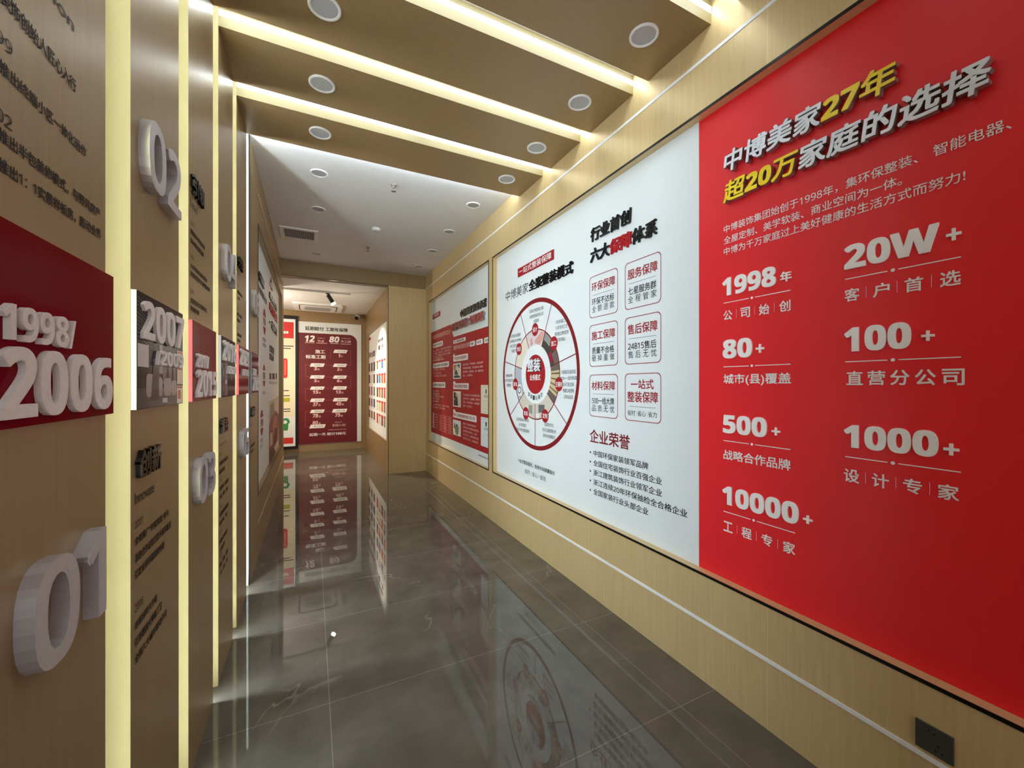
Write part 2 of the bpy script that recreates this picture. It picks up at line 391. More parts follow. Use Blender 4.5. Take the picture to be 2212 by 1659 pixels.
# ================================================================ portal frames: post and crossbeam with light strips
FR = [0.79, 1.345, 1.882, 2.42, 2.955]; BK = [1.206, 1.76, 2.30, 2.825, 3.375]
I = 'ink_brown'
def ink_lines(t, F, rows):
    """vinyl lettering on a post: (text, height of its top, cap height, length, weight, ink); everything left-aligned 3 cm in"""
    for body, zt, h, ln, bold, ink in rows:
        bold = bold or (0.012 if ink == I and any(ord(c) > 0x3000 for c in body) else 0)
        mb = MB(); text(mb, F_L, body, F+0.026, F+0.026+ln, zt-h, zt, ink, 0.0012, bold); mb.build('vinyl_line', t)
H = 0.022
POST_ROWS = [
    [('Foundation', 0.699, 0.024, 0.255, False, 'ink_grey'), ('1998', 0.630, 0.019, 0.076, False, I), ('中博装饰创始人匠心入行', 0.587, 0.026, 0.262, False, I),
     ('1999', 0.518, 0.020, 0.076, False, I), ('率先推出终端小区一体化运作', 0.478, H, 0.302, False, I), ('2002', 0.404, 0.020, 0.076, False, I),
     ('率先推出半包装修模式，与野风房产', 0.377, H, 0.362, False, I), ('合作推出1：1实景样板房，轰动业界', 0.333, H, 0.366, False, I)],
    [('Innovate', -0.283, 0.030, 0.145, False, I), ('2007', -0.357, 0.018, 0.058, False, I), ('全面推广“环保家装”并与', -0.398, H, 0.275, False, I),
     ('浙协合作征集百套环保样板房', -0.441, 0.024, 0.298, False, I), ('引发业界环保装修热潮', -0.484, 0.024, 0.23, False, I), ('2008', -0.573, 0.020, 0.058, False, I),
     ('环保材料大升级', -0.617, 0.023, 0.167, False, I), ('引进德国大师级工艺', -0.66, 0.024, 0.21, False, I), ('全国六大城市联动开业', -0.704, 0.024, 0.256, False, I)],
    [('Lead', 0.705, 0.030, 0.10, False, 'ink_grey'), ('2010', 0.6215, 0.019, 0.05, False, I), ('首批推出环保家装检测', 0.59, 0.02, 0.225, False, I),
     ('荣获中国环保家装品牌', 0.554, 0.02, 0.205, False, I), ('2014', 0.4945, 0.017, 0.05, False, I), ('六大环保体系全面升级发布', 0.459, 0.019, 0.268, False, I),
     ('样板房家装节全屋整装体验', 0.430, 0.02, 0.323, False, I), ('2015', 0.36, 0.014, 0.05, False, I), ('全国百家分公司同步成立', 0.3285, 0.02, 0.268, False, I), ('环保再升级', 0.297, 0.02, 0.128, False, I)],
    [('Gathering Power', -0.295, 0.022, 0.19, False, 'ink_grey')] + [r for y, z0, ls in (('2016', -0.345, ('整装模式全面上线', '服务升级')), ('2017', -0.47, ('深耕环保、用心服务', '全国、直营、连锁')),
        ('2018', -0.602, ('环保整装样板间落成', '覆盖百城、千家')), ('2019', -0.735, ('智能家居体验馆', '上线运营')), ('2020', -0.852, ('整装、软装、定制', '一站、全案、升级')))
        for r in [(y, z0, 0.017, 0.05, False, I)] + [(t, z0-0.042*(i+1), H, 0.021*len(t)+0.05, False, I) for i, t in enumerate(ls)]],
    [('Upgrade', 0.705, 0.026, 0.12, False, 'ink_grey')] + [r for y, z0, ls in (('2021', 0.62, ('全案整装模式发布', '一站式')), ('2022', 0.48, ('数字化、智能化', '整装升级')), ('2023', 0.355, ('品牌全新升级', '全国布局')))
        for r in [(y, z0, 0.017, 0.05, False, I)] + [(t, z0-0.036*(i+1), H, 0.022*len(t)+0.03, False, I) for i, t in enumerate(ls)]],
]
TITLES = ['奠基', '创新', '引领', '蓄势', '升级', '跨越']
WORDS = ['leftmost and nearest', 'carrying the silver number 02', 'carrying the silver number 03', 'carrying the silver number 04', 'carrying the silver number 05']
for k in range(5):
    F, B = FR[k], BK[k]
    lab = ('gold portal frame carrying the silver number 01, nearest of the row' if k == 0 else 'gold portal frame %s with front tinted cream as if lit and light strip' % WORDS[k])
    t = thing('portal_frame', lab, 'portal frame', (XL-0.15, F, 0), 'gold portal frames along the left side')
    mb = MB(); mb.box(-0.80, XL, F, B, 0, GAP_TOP, 'gold', {'y-': 'cream', 'y+': 'cream'}); mb.build('post', t)
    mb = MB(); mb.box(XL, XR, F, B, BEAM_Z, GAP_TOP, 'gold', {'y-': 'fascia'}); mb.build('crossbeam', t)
    mb = MB(); xa, xb, za, zb_ = XL+0.002, XR-0.004, EYE+1.810, EYE+1.836     # corner profile whose diffuser is tilted down
    mb.add([(xa, F, za), (xb, F, za), (xb, F-0.006, zb_), (xa, F-0.006, zb_)], [(0, 1, 2, 3)], 'led')
    mb.add([(xa, F, za), (xb, F, za), (xb, F-0.006, zb_), (xa, F-0.006, zb_), (xb, F, zb_), (xa, F, zb_)], [(3, 2, 4, 5), (0, 3, 5), (1, 4, 2)], 'rim')
    mb.build('light_strip', t)
    mb = MB()
    if k < 4: mb.box(XL+0.002, XR-0.004, B+0.002, B+0.072, GAP_TOP-0.006, GAP_TOP-0.0005, 'led_slot')
    else:                                                         # the last one washes the white ceiling behind it
        xa, xb, za, zb_ = XL+0.002, XR-0.004, EYE+1.800, EYE+1.828; q = [(xa, B+0.0005, zb_), (xb, B+0.0005, zb_), (xb, B+0.022, za), (xa, B+0.022, za), (xa, B+0.0005, za), (xb, B+0.0005, za)]
        mb.add(q, [(0, 1, 2, 3)], 'led_back'); mb.add(q, [(4, 3, 2, 5), (0, 3, 4), (1, 5, 2)], 'rim')
    mb.build('light_panel', t)
    mb = MB(); mb.box(-0.500, -0.487, B+0.0005, B+0.021, 0.02, BEAM_Z+0.03, 'rim', {'x+': 'led_post', 'y+': 'led_post_dim'} if k == 4 else {'x+': 'led_post'})
    if k < 4: mb.box(-0.500, -0.470, B+0.021, B+0.0225, 0.02, BEAM_Z+0.03, 'rim')      # added lip, unseen, shades the next front from the strip's direct light
    mb.build('light_strip', t)
    hi = k in (0, 2, 4)
    ink_lines(t, F, POST_ROWS[k])
    zt = 0.797 if hi else -0.175
    if k == 0: zt = 0.80
    raised('raised_character', t, F_L, TITLES[k], F+0.026, F+0.026+0.168, zt-0.073, zt, ('acryl_black', 'acryl_black'), 0.0005, 0.012, 0.03)
# leg six is the end of the left wall: its lettering
LEAP = (3.555, [('Leap', -0.295, 0.026, 0.09, False, 'ink_grey'), ('2024', -0.42, 0.018, 0.05, False, I), ('全屋智能整装升级', -0.46, H, 0.24, False, I), ('家庭首选', -0.50, H, 0.16, False, I), ('2025', -0.54, 0.018, 0.05, False, I)])
t = thing('wall_lettering', 'black raised characters and small vinyl text on left wall below the 06', 'lettering', (XL+0.001, 3.6, EYE-0.55))
ink_lines(t, *LEAP)
raised('raised_character', t, F_L, TITLES[5], 3.585, 3.77, -0.25, -0.175, ('acryl_black', 'acryl_black'), 0.0005, 0.012, 0.03)

# ================================================================ silver numbers on the posts
NUM_Y = [(0.895, 1.14), (1.394, 1.688), (1.935, 2.222), (2.487, 2.795), (3.05, 3.315), (3.615, 3.91)]
for k, (y0, y1) in enumerate(NUM_Y):
    z0, z1 = (-0.475, -0.295) if k % 2 == 0 else (0.537, 0.727)
    where = 'low on the nearest gold post' if k == 0 else ('high on the second gold post' if k == 1 else ('low on the third gold post' if k == 2 else ('high on the fourth gold post' if k == 3 else ('low on the fifth gold post' if k == 4 else 'high on the left wall past the marble edge'))))
    t = thing('number_sign', 'silver raised number 0%d %s' % (k+1, where), 'number sign', (XL, (y0+y1)/2, EYE+z0), 'silver numbers along the left side')
    raised('digit', t, F_L, '0%d' % (k+1), y0, y1, z0, z1, ('metal_num', 'metal_side'), 0.0, 0.024, -0.02)

# ================================================================ year plaques
def plaque(k, F, B, edge, facem, small, big, style, label):
    t = thing('year_plaque', label, 'plaque', (XL, F, EYE-0.065), 'year plaques along the left side')
    mb = MB(); mb.box(XL, XL+0.0115, F+0.001, B+0.004, EYE-0.066, EYE+0.240, edge, {'x+': facem}); mb.build('acrylic_panel', t)
    f = Face((XL+0.0115, 0, EYE), (0, 1, 0), (1, 0, 0)); w_ = B-F
    if style == 'low':     # small years above, big years below
        raised('year_digit', t, f, small, F+0.042, F+0.042+0.197*w_/0.415, 0.064, 0.118, ('foam', 'foam'), 0, 0.008, 0.006)
        raised('year_digit', t, f, big, F+0.040, F+0.388*w_/0.415, -0.053, 0.056, ('foam', 'foam'), 0, 0.009, 0.008)
    else:
        raised('year_digit', t, f, big, F+0.025, F+0.40*w_/0.415, 0.117, 0.222, ('foam', 'foam'), 0, 0.008, 0.008)
        raised('year_digit', t, f, small, F+0.13, F+0.392*w_/0.415, 0.0535, 0.0975, ('foam', 'foam'), 0, 0.008, 0.008)
    return t, f
plaque(0, FR[0], BK[0]+0.002, 'acr_edge_pink', 'plaque_red', '1998/', '2006', 'low', 'glossy red plaque with raised years 1998 / 2006 on nearest post')
t2, f2 = plaque(1, FR[1], BK[1]-0.006, 'acr_edge_clear', 'plaque_dark', '/2009', '2007', 'high', 'plaque with black and white photo and raised years 2007 / 2009')
plaque(2, FR[2], BK[2], 'acr_edge_pink', 'plaque_red', '2010/', '2015', 'low', 'glossy red plaque with pink edge and raised years 2010 / 2015')
t4, f4 = plaque(3, FR[3], BK[3], 'acr_edge_grey', 'plaque_dark', '/2020', '2016', 'high', 'dark grey plaque with raised years 2016 / 2020')
plaque(4, FR[4], BK[4], 'acr_edge_pink', 'plaque_red', '/2023', '2021', 'high', 'smaller-looking red plaque with raised years 2021 / 2023 on fifth post')
plaque(5, 3.56, 3.98, 'acr_edge_grey', 'plaque_purple', '2024/', '2025', 'low', 'dark purple plaque with raised years 2024 / 2025 past the marble edge')
# the printed interior photograph on the 2007 plaque
for n, c in (('photo_wall', (150, 142, 142)), ('photo_floor', (70, 64, 66)), ('photo_dark', (34, 28, 30)), ('photo_sofa', (150, 138, 136)), ('photo_sofa_shade', (96, 86, 86)), ('photo_light', (190, 182, 180)),
             ('photo_cream', (226, 206, 178)), ('photo_redline', (178, 40, 44)), ('photo_orange', (190, 96, 48)), ('photo_slat', (112, 104, 106))): flat(n, c, 0.15); M[n].node_tree.nodes['Principled BSDF'].inputs['IOR'].default_value = 1.2
mb = MB(); F = FR[1]; d = 0.0006
for i in range(11): line(mb, f2, (F+0.004, 0.224-0.010*i), (F+0.11, 0.200-0.010*i), 0.0022, 'photo_slat', d)
rect(mb, f2, F+0.003, F+0.345, -0.064, -0.012, 'photo_floor', d)
rect(mb, f2, F+0.006, F+0.085, 0.045, 0.105, 'photo_light', d); rect(mb, f2, F+0.17, F+0.20, 0.03, 0.115, 'photo_wall', d)
for a, b, z0, z1 in ((0.12, 0.17, -0.02, 0.07), (0.20, 0.235, 0.0, 0.10), (0.255, 0.29, 0.0, 0.085), (0.30, 0.335, -0.03, 0.06)): rect(mb, f2, F+a, F+b, z0, z1, 'photo_sofa_shade', d)
for a, b, z1 in ((0.065, 0.15, 0.028), (0.155, 0.20, 0.02), (0.21, 0.285, 0.018), (0.285, 0.34, 0.012)):
    flat_poly(mb, f2, rrect_pts(F+a, F+b, -0.036, z1, 0.016), 'photo_sofa', d+0.0001)
flat_poly(mb, f2, [(F+0.10, -0.045), (F+0.17, -0.048), (F+0.165, 0.05), (F+0.145, 0.075), (F+0.12, 0.05)], 'photo_dark', d+0.0002)
rect(mb, f2, F+0.20, F+0.245, -0.056, -0.042, 'photo_light', d+0.0001)
for z0, z1 in ((-0.064, -0.006), (0.0, 0.056), (0.062, 0.11)):
    rect(mb, f2, F+0.345, F+0.407, z0, z1, 'photo_cream', d); rect(mb, f2, F+0.348, F+0.404, z1-0.008, z1-0.002, 'photo_redline', d+0.0001)
rect(mb, f2, F+0.355, F+0.385, -0.05, -0.02, 'photo_orange', d+0.0001)
mb.build('printed_photo', t2)
mb = MB(); F = FR[3]
rect(mb, f4, F+0.004, F+0.13, -0.06, 0.11, 'photo_floor', d); rect(mb, f4, F+0.10, F+0.17, -0.06, 0.12, 'photo_slat', d+0.0001); rect(mb, f4, F+0.10, F+0.15, 0.0, 0.022, 'photo_light', d+0.0002)
line(mb, f4, (F+0.02, 0.10), (F+0.07, 0.04), 0.008, 'photo_light', d+0.0001); line(mb, f4, (F+0.26, 0.06), (F+0.30, 0.02), 0.006, 'photo_light', d)
mb.build('printed_photo', t4)

# ================================================================ the red board
Z = lambda *a: a
t = thing('display_board', 'large red board with silver and yellow raised headline and white statistics', 'display board', (XB+0.012, 0.6, ZB0), 'framed boards on the right wall')
mb = MB(); mb.box(XB, XB+0.028, -0.9, 1.45, ZB0, ZB1, 'board_red'); mb.build('board_panel', t)
sv, ye = ('silver', 'chrome'), ('yellow', 'chrome')
raised('headline_character', t, F_R, '中博美家27年', -1.289, -0.6525, 1.003, 1.102, [sv]*4+[ye]*3, 0.004, 0.03, 0.022, 0.12)
raised('headline_character', t, F_R, '超20万家庭的选择', -1.292, -0.437, 0.861, 0.96, [ye]*4+[sv]*5, 0.004, 0.03, 0.022, 0.12)
mb = MB(); W = 'ink_white'
text(mb, F_R, '中博装饰集团始创于1998年，集环保整装、 智能电器、', -1.309, -0.406, 0.729, 0.767, 'ink_white', bold=0.006)
text(mb, F_R, '全屋定制、美学软装、商业空间为一体。', -1.309, -0.646, 0.675, 0.712, 'ink_white', bold=0.006)
text(mb, F_R, '中博为千万家庭过上美好健康的生活方式而努力!', -1.309, -0.4975, 0.622, 0.659, 'ink_white', bold=0.006)
SL, SR = -1.311, -1.003
for z in (0.392, 0.083, -0.274, -0.617): ruler(mb, F_R, SL, SR if z > -0.6 else -0.985, z, W)
for z in (0.392, 0.083, -0.272): ruler(mb, F_R, -0.81, -0.507, z, W)
spaced(mb, F_R, '公司始创', SL, SR, 0.307, 0.354, W, W, bold=True)
text(mb, F_R, '城市(县)覆盖', SL, SR+0.002, -0.006, 0.048, W, bold=True)
text(mb, F_R, '战略合作品牌', SL, SR, -0.364, -0.317, W, bold=True)
spaced(mb, F_R, '工程专家', SL, -0.985, -0.711, -0.662, W, W, bold=True)
spaced(mb, F_R, '客户首选', -0.812, -0.507, 0.307, 0.355, W, W, bold=True)
spaced(mb, F_R, '直营分公司', -0.806, -0.499, -0.004, 0.048, W, None, bold=True)
spaced(mb, F_R, '设计专家', -0.814, -0.511, -0.365, -0.316, W, W, bold=True)
mb.build('printed_lettering', t)
wf = ('acryl_white', 'acryl_white')
for body, s0, s1, z0, z1 in (('1998', -1.3134, -1.061, 0.424, 0.511), ('年', -1.0427, -0.998, 0.4316, 0.4756), ('80', -1.312, -1.166, 0.122, 0.213), ('+', -1.149, -1.112, 0.139, 0.178),
        ('500', -1.311, -1.100, -0.2365, -0.148), ('+', -1.079, -1.044, -0.221, -0.187), ('10000', -1.314, -0.971, -0.5805, -0.4905), ('+', -0.953, -0.92, -0.563, -0.53),
        ('20W', -0.811, -0.555, 0.426, 0.516), ('+', -0.539, -0.506, 0.447, 0.485), ('100', -0.811, -0.6227, 0.119, 0.21), ('+', -0.597, -0.566, 0.14, 0.1735),
        ('1000', -0.812, -0.557, -0.236, -0.15), ('+', -0.545, -0.511, -0.223, -0.186)):
    raised('statistic_character', t, F_R, body, s0, s1, z0, z1, wf, 0, 0.006, 0.02)

# ================================================================ the white board beside it
t = thing('display_board', 'white board with round red segment chart and six outlined assurance boxes', 'display board', (XB+0.012, 2.7, ZB0), 'framed boards on the right wall')
mb = MB(); mb.box(XB, XB+0.028, 1.451, 3.999, ZB0, ZB1, 'board_white'); mb.build('board_panel', t)
bk, rd = ('acryl_black', 'acryl_black'), ('acryl_red', 'acryl_red')
raised('headline_character', t, F_R, '行业首创', -2.347, -1.938, 1.008, 1.105, bk, 0, 0.012, 0.022, 0.08)
raised('headline_character', t, F_R, '六大保障体系', -2.352, -1.728, 0.862, 0.960, [bk]*2+[rd]*2+[bk]*2, 0, 0.012, 0.022, 0.08)
raised('headline_character', t, F_R, '全案整装模式', -3.267, -2.564, 0.846, 0.946, bk, 0, 0.010, 0.022, 0.08)
mb = MB()
text(mb, F_R, '中博美家', -3.777, -3.2935, 0.846, 0.946, 'ink', shear=0.08)
mb.build('printed_title', t)
mb = MB(); mb.box(XB-0.008, XB, 2.8466, 3.49, EYE+1.031, EYE+1.112, 'ink_red'); tag = mb.build('tag_plate', t)
mb = MB(); text(mb, F_R, '一站式整装保障', -3.46, -2.875, 1.042, 1.102, W, 0.0092, 0.008); mb.build('printed_lettering', tag)
# outlined boxes
LEFT, RIGHT = (-2.3705, -2.0695), (-2.003, -1.703)
rows = [(0.765, ('环保保障', '环保不达标', '全额退款'), ('服务保障', '七星服务群', '全程管家')),
        (0.419, ('施工保障', '质量不合格', '砸掉重做'), ('售后保障', '24815售后', '售后无忧')),
        (0.066, ('材料保障', '500一线大牌', '品质无忧'), None)]
mb = MB(); ml = MB()
for zt, l, r in rows:
    for (s0, s1), c in ((LEFT, l), (RIGHT, r)):
        outline(mb, F_R, rrect_pts(s0, s1, zt-0.296, zt, 0.03), 0.0045, 'ink_rose', 0.001)
        if not c: continue
        a, b = s0+0.026, s1-0.026
        text(ml, F_R, c[0], a, b, zt-0.109, zt-0.046, 'ink_red', bold=0.012)
        ruler(ml, F_R, a+0.012, b-0.012, zt-0.136, 'ink_grey', 0.002, 0.003)
        text(ml, F_R, c[1], a+0.004, b-0.01, zt-0.207, zt-0.159, 'ink', bold=0.008)
        spaced(ml, F_R, c[2], a+0.004, b-0.008, zt-0.258, zt-0.213, 'ink', 'ink_lightgrey')
a, b = RIGHT[0]+0.024, RIGHT[1]-0.022
text(ml, F_R, '一站式', a+0.03, b-0.035, -0.031, 0.028, 'ink_red', bold=0.012); text(ml, F_R, '整装保障', a, b, -0.113, -0.046, 'ink_red', bold=0.012)
ruler(ml, F_R, a+0.015, b-0.02, -0.140, 'ink_grey', 0.002, 0.003)
for i, x in enumerate(('省时', '省心', '省力')):
    text(ml, F_R, x, a+0.088*i, a+0.088*i+0.068, -0.197, -0.163, 'ink')
    if i: rect(ml, F_R, a+0.088*i-0.011, a+0.088*i-0.010, -0.195, -0.165, 'ink_lightgrey', 0.001)
mb.build('box_outlines', t)
text(ml, F_R, '企业荣誉', -2.366, -1.957, -0.417, -0.322, 'ink_dark_red', bold=0.014)
for i, (x, s1) in enumerate((('中国环保家装领军品牌', -1.802), ('全国住宅装饰行业百强企业', -1.697), ('浙江建筑装饰行业领军企业', -1.697), ('浙江连续20年环保抽检全合格企业', -1.522), ('全国家装行业头部企业', -1.802))):
    z = -0.5114-0.0677*i; text(ml, F_R, x, -2.325, s1, z, z+0.043, 'ink', bold=0.008); rect(ml, F_R, -2.366, -2.354, z+0.016, z+0.029, 'ink', 0.0012)
text(ml, F_R, '一站式整装服务，拒绝中间商赚差价', -3.51, -2.832, -0.757, -0.718, 'ink', bold=0.008)
text(ml, F_R, '省时 / 省心 / 省钱', -3.358, -2.98, -0.836, -0.791, 'ink_grey')
mb_text = ml
# the chart
CS, CZ = -3.163, 0.087
mb = MB()
sector(mb, F_R, CS, CZ, 0.638, 0.676, 0, 360, 'ink_dark_red', 0.0010, 96)
for n, c in (('chart_pink', (214, 200, 204)), ('chart_hand', (206, 160, 146)), ('chart_dark', (66, 62, 58)), ('chart_grey', (146, 148, 142)), ('chart_crimson', (150, 30, 52)), ('chart_beige', (198, 182, 146)), ('chart_shelf', (120, 98, 66)),
             ('chart_room', (206, 198, 184)), ('chart_cabinet', (104, 104, 106)), ('chart_blue', (176, 184, 194)), ('chart_cream', (224, 216, 196)), ('chart_taupe', (104, 96, 88)), ('chart_pale', (226, 228, 228))): flat(n, c)
SECT = ['chart_pink', 'chart_cream', 'chart_blue', 'chart_room', 'chart_room', 'chart_beige', 'chart_dark']   # counter-clockwise from the top
for i, c in enumerate(SECT):
    a = 90-25.714+51.4286*i; sector(mb, F_R, CS, CZ, 0.265, 0.40, a, a+51.4286, c, 0.0008, 60)
pol = lambda r, a: (CS+r*math.cos(math.radians(a)), CZ+r*math.sin(math.radians(a)))
flat_poly(mb, F_R, [pol(0.39, 66), pol(0.385, 74), pol(0.30, 92), pol(0.275, 88), pol(0.27, 74), pol(0.33, 66)], 'chart_hand', 0.001)
flat_poly(mb, F_R, [pol(0.275, 98), pol(0.34, 100), pol(0.33, 106), pol(0.27, 108)], 'chart_hand', 0.001)
sector(mb, F_R, CS, CZ, 0.33, 0.395, 44, 63, 'chart_grey', 0.001); sector(mb, F_R, CS, CZ, 0.275, 0.33, 18, 36, 'chart_crimson', 0.001); sector(mb, F_R, CS, CZ, 0.325, 0.397, 13.5, 30, 'chart_taupe', 0.0011)
for a in (-1, -9, -17, -25): sector(mb, F_R, CS, CZ, 0.27, 0.395, a, a+2.2, 'chart_shelf', 0.001)
sector(mb, F_R, CS, CZ, 0.27, 0.398, -38, -29, 'chart_taupe', 0.001); sector(mb, F_R, CS, CZ, 0.27, 0.398, 4, 12.5, 'chart_taupe', 0.001)
flat_poly(mb, F_R, [(CS+0.06, CZ-0.27), (CS+0.165, CZ-0.265), (CS+0.165, CZ-0.33), (CS+0.06, CZ-0.34)], 'chart_cabinet', 0.001)
flat_poly(mb, F_R, [(CS-0.12, CZ-0.28), (CS-0.05, CZ-0.28), (CS-0.05, CZ-0.36), (CS-0.12, CZ-0.35)], 'chart_grey', 0.001)
flat_poly(mb, F_R, [(CS+0.01, CZ-0.35), (CS+0.08, CZ-0.35), (CS+0.07, CZ-0.385), (CS+0.01, CZ-0.39)], 'chart_pale', 0.001)
flat_poly(mb, F_R, [(CS-0.36, CZ-0.09), (CS-0.27, CZ-0.09), (CS-0.25, CZ-0.2), (CS-0.33, CZ-0.2)], 'chart_pale', 0.001)
disc(mb, F_R, CS-0.305, CZ-0.145, 0.036, 0.036, 'chart_cabinet', 0.0011, 20); disc(mb, F_R, CS-0.305, CZ-0.145, 0.024, 0.024, 'chart_pale', 0.0012, 20)
sector(mb, F_R, CS, CZ, 0.397, 0.407, 0, 360, 'ink_dark_red', 0.0013, 80)
for i in range(7):
    a = 90-25.714+51.4286*i; line(mb, F_R, pol(0.262, a), pol(0.642, a), 0.008, 'ink_dark_red', 0.0014)
disc(mb, F_R, CS, CZ, 0.176, 0.176, 'ink_red', 0.001)
mb.build('segment_chart', t)
NAMES = ['设计', '售后', '家电', '软装', '定制', '主辅材', '施工']
TXT = [('资深设计师定制化方案', '从建材到软装拎包入住', '全程服务'), ('365天售后在线服务', '1小时响应24小时到场', '水电工程终身质保修', '专属客户经理'),
       ('全网低价好物', '大牌产品官方合作', '即时送达'), ('全品类软装出样体验馆', '从沙发到窗帘', '软装设计师全程配套服务'), ('全国高性价比', '与各大品牌战略合作', '没有中间商赚差价'),
       ('1站搞定全屋高配', '20000+一线材料款式', '近4万款选择', '根据口味更新', '足够自由选'), ('100余道工序', '15项专利工艺', '更有独立质检监理', '不用你操心')]
POS = [(0.02, 0.525), (-0.405, 0.315), (-0.535, -0.05), (-0.245, -0.475), (0.235, -0.48), (0.525, -0.09), (0.425, 0.345)]
for i in range(7):
    a = 90+51.4286*i; s, z = pol(0.40, a)
    mb = MB(); disc(mb, F_R, s, z, 0.058, 0.058, 'ink_red', 0.0018, 28)
    w_ = 0.04 if len(NAMES[i]) == 2 else 0.05
    text(mb, F_R, NAMES[i], s-w_, s+w_, z-0.022, z+0.022, W, 0.0022, 0.012); mb.build('chart_badge', t)
    px, pz = POS[i]; n = len(TXT[i])
    for j, x in enumerate(TXT[i]):
        hw = 0.0125*len(x)+(0 if len(x) > 4 else 0.0); zz = CZ+pz+0.049*((n-1)/2-j)
        text(mb_text, F_R, x, CS+px-hw, CS+px+hw, zz-0.016, zz+0.016, 'ink_grey')
for i, c in enumerate('家装一站搞定'):
    a = 238+12.8*i; s, z = pol(0.212, a); text(mb_text, F_R, c, s-0.019, s+0.019, z-0.02, z+0.02, 'ink_grey', bold=0.008)
text(mb_text, F_R, '业务模式', CS-0.095, CS+0.095, CZ-0.055, CZ+0.0, W, 0.002, 0.014)
mb_text.build('printed_lettering', t)
raised('chart_character', t, F_R, '整装', CS-0.115, CS+0.115, CZ+0.022, CZ+0.14, ('silver', 'chrome'), 0.001, 0.018, 0.022)

# ================================================================ the red and white board at the far end of the right wall
t = thing('display_board', 'red and white board packed with small print, nearest the doorway pillar', 'display board', (XB+0.012, 5.4, ZB0), 'framed boards on the right wall')
mb = MB(); mb.box(XB, XB+0.028, 4.131, 6.679, ZB0, ZB1, 'board_white'); mb.build('board_panel', t)
flat('board_brick_red', (168, 34, 36))
mb = MB(); flat_poly(mb, F_R, [(-6.679, -0.797), (-4.131, -0.797), (-4.131, 0.655), (-5.488, 0.6625), (-5.63, 0.857), (-6.679, 0.857)], 'board_brick_red', 0.0006); mb.build('red_field', t)
raised('headline_character', t, F_R, '中博美家郑重承诺', -5.18, -4.27, 0.885, 0.985, bk, 0, 0.012, 0.02, 0.08)
rs = ('acryl_red', 'chrome')
raised('headline_character', t, F_R, '环保不达标', -5.53, -4.86, 0.737, 0.848, rs, 0.002, 0.03, 0.02, 0.08)
raised('headline_character', t, F_R, '全额退款', -4.80, -4.315, 0.737, 0.848, rs, 0.002, 0.03, 0.02, 0.08)
mb = MB(); mb.box(XB-0.008, XB, 6.154, 6.57, EYE+1.062, EYE+1.136, 'ink_red'); tag = mb.build('tag_plate', t)
mb = MB(); text(mb, F_R, '环保保障', -6.53, -6.2, 1.075, 1.124, W, 0.0092); mb.build('printed_lettering', tag)
mb = MB(); P = 'ink_pink'
text(mb, F_R, '中国环保家装领军企业', -6.57, -5.64, 0.728, 0.797, P, bold=0.012)
def pill(s0, s1, z0, z1, body, ink='ink_grey', bold=0.012):
    flat_poly(mb, F_R, rrect_pts(s0, s1, z0, z1, min(0.02, (z1-z0)*0.3)), 'ink_white', 0.001)
    h = z1-z0; text(mb, F_R, body, s0+0.03, s1-0.05, z0+h*0.22, z1-h*0.22, ink, 0.0016, bold)
pill(-6.57, -6.01, 0.588, 0.664, '装修污染危害')
for x, z, s1, bo in (('甲醛、苯系物、总挥发性有机物超标！', 0.522, -5.58, 0), ('危害健康、影响发育、降低免疫力', 0.478, -5.60, 0), ('室内空气质量关系家人健康', 0.436, -5.62, 0), ('环保装修势在必行', 0.40, -6.03, 0), ('选择环保装修才放心', 0.365, -5.93, 0.02)):
    text(mb, F_R, x, -6.57, s1, z, z+0.03, P, bold=bo)
pill(-6.57, -5.70, 0.254, 0.333, '什么样的装修才是环保装修？')
for x, z, s1 in (('材料环保、工艺环保', 0.21, -5.92), ('设计环保、施工环保', 0.158, -6.10), ('入住前第三方检测合格', 0.113, -5.82)): text(mb, F_R, x, -6.57, s1, z, z+0.03, P)
pill(-6.57, -5.88, -0.057, 0.029, '国家检测标准')
for x, z, s1 in (('环保承诺', -0.13, -6.23), ('甲醛释放量达标', -0.174, -6.18), ('苯系物检测达标合格', -0.21, -5.97), ('氨气达标', -0.25, -6.2), ('全面检测', -0.293, -6.23), ('入住前免费检测，检测不合格', -0.347, -5.70), ('全额退款，绝不推诿', -0.39, -5.9)):
    text(mb, F_R, x, -6.57, s1, z, z+0.03, P, bold=0.008)
rect(mb, F_R, -6.58, -6.50, -0.72, -0.47, P, 0.001)
for i in range(7): rect(mb, F_R, -6.22, -5.54, -0.482-0.04*i, -0.479-0.04*i, P, 0.001)
for i in range(6):
    for j, c in enumerate((('项目', '国标', '承诺'), ('甲醛', '0.08', '0.06'), ('氨', '0.20', '0.15'), ('苯', '0.09', '0.06'), ('二甲苯', '0.20', '0.15'), ('总量', '0.50', '0.45'))[i]):
        text(mb, F_R, c, -6.19+0.24*j, -6.08+0.24*j, -0.512-0.04*i, -0.489-0.04*i, P)
for i, x in enumerate(('标准', '一类建筑', '二类建筑', '检测', '空气质量', '检测报告')): text(mb, F_R, x, -6.47, -6.29, -0.50-0.042*i, -0.478-0.042*i, P)
pill(-5.50, -4.99, 0.564, 0.612, '中博美家', 'ink_rose', 0.02)
text(mb, F_R, '净醛环保治理及优质', -5.50, -4.86, 0.474, 0.535, P, bold=0.012)
for s0, s1, x in ((-4.84, -4.65, '甲醛'), (-4.61, -4.40, '苯类'), (-4.36, -4.15, '总量')): pill(s0, s1, 0.47, 0.533, x, 'ink_grey', 0.01)
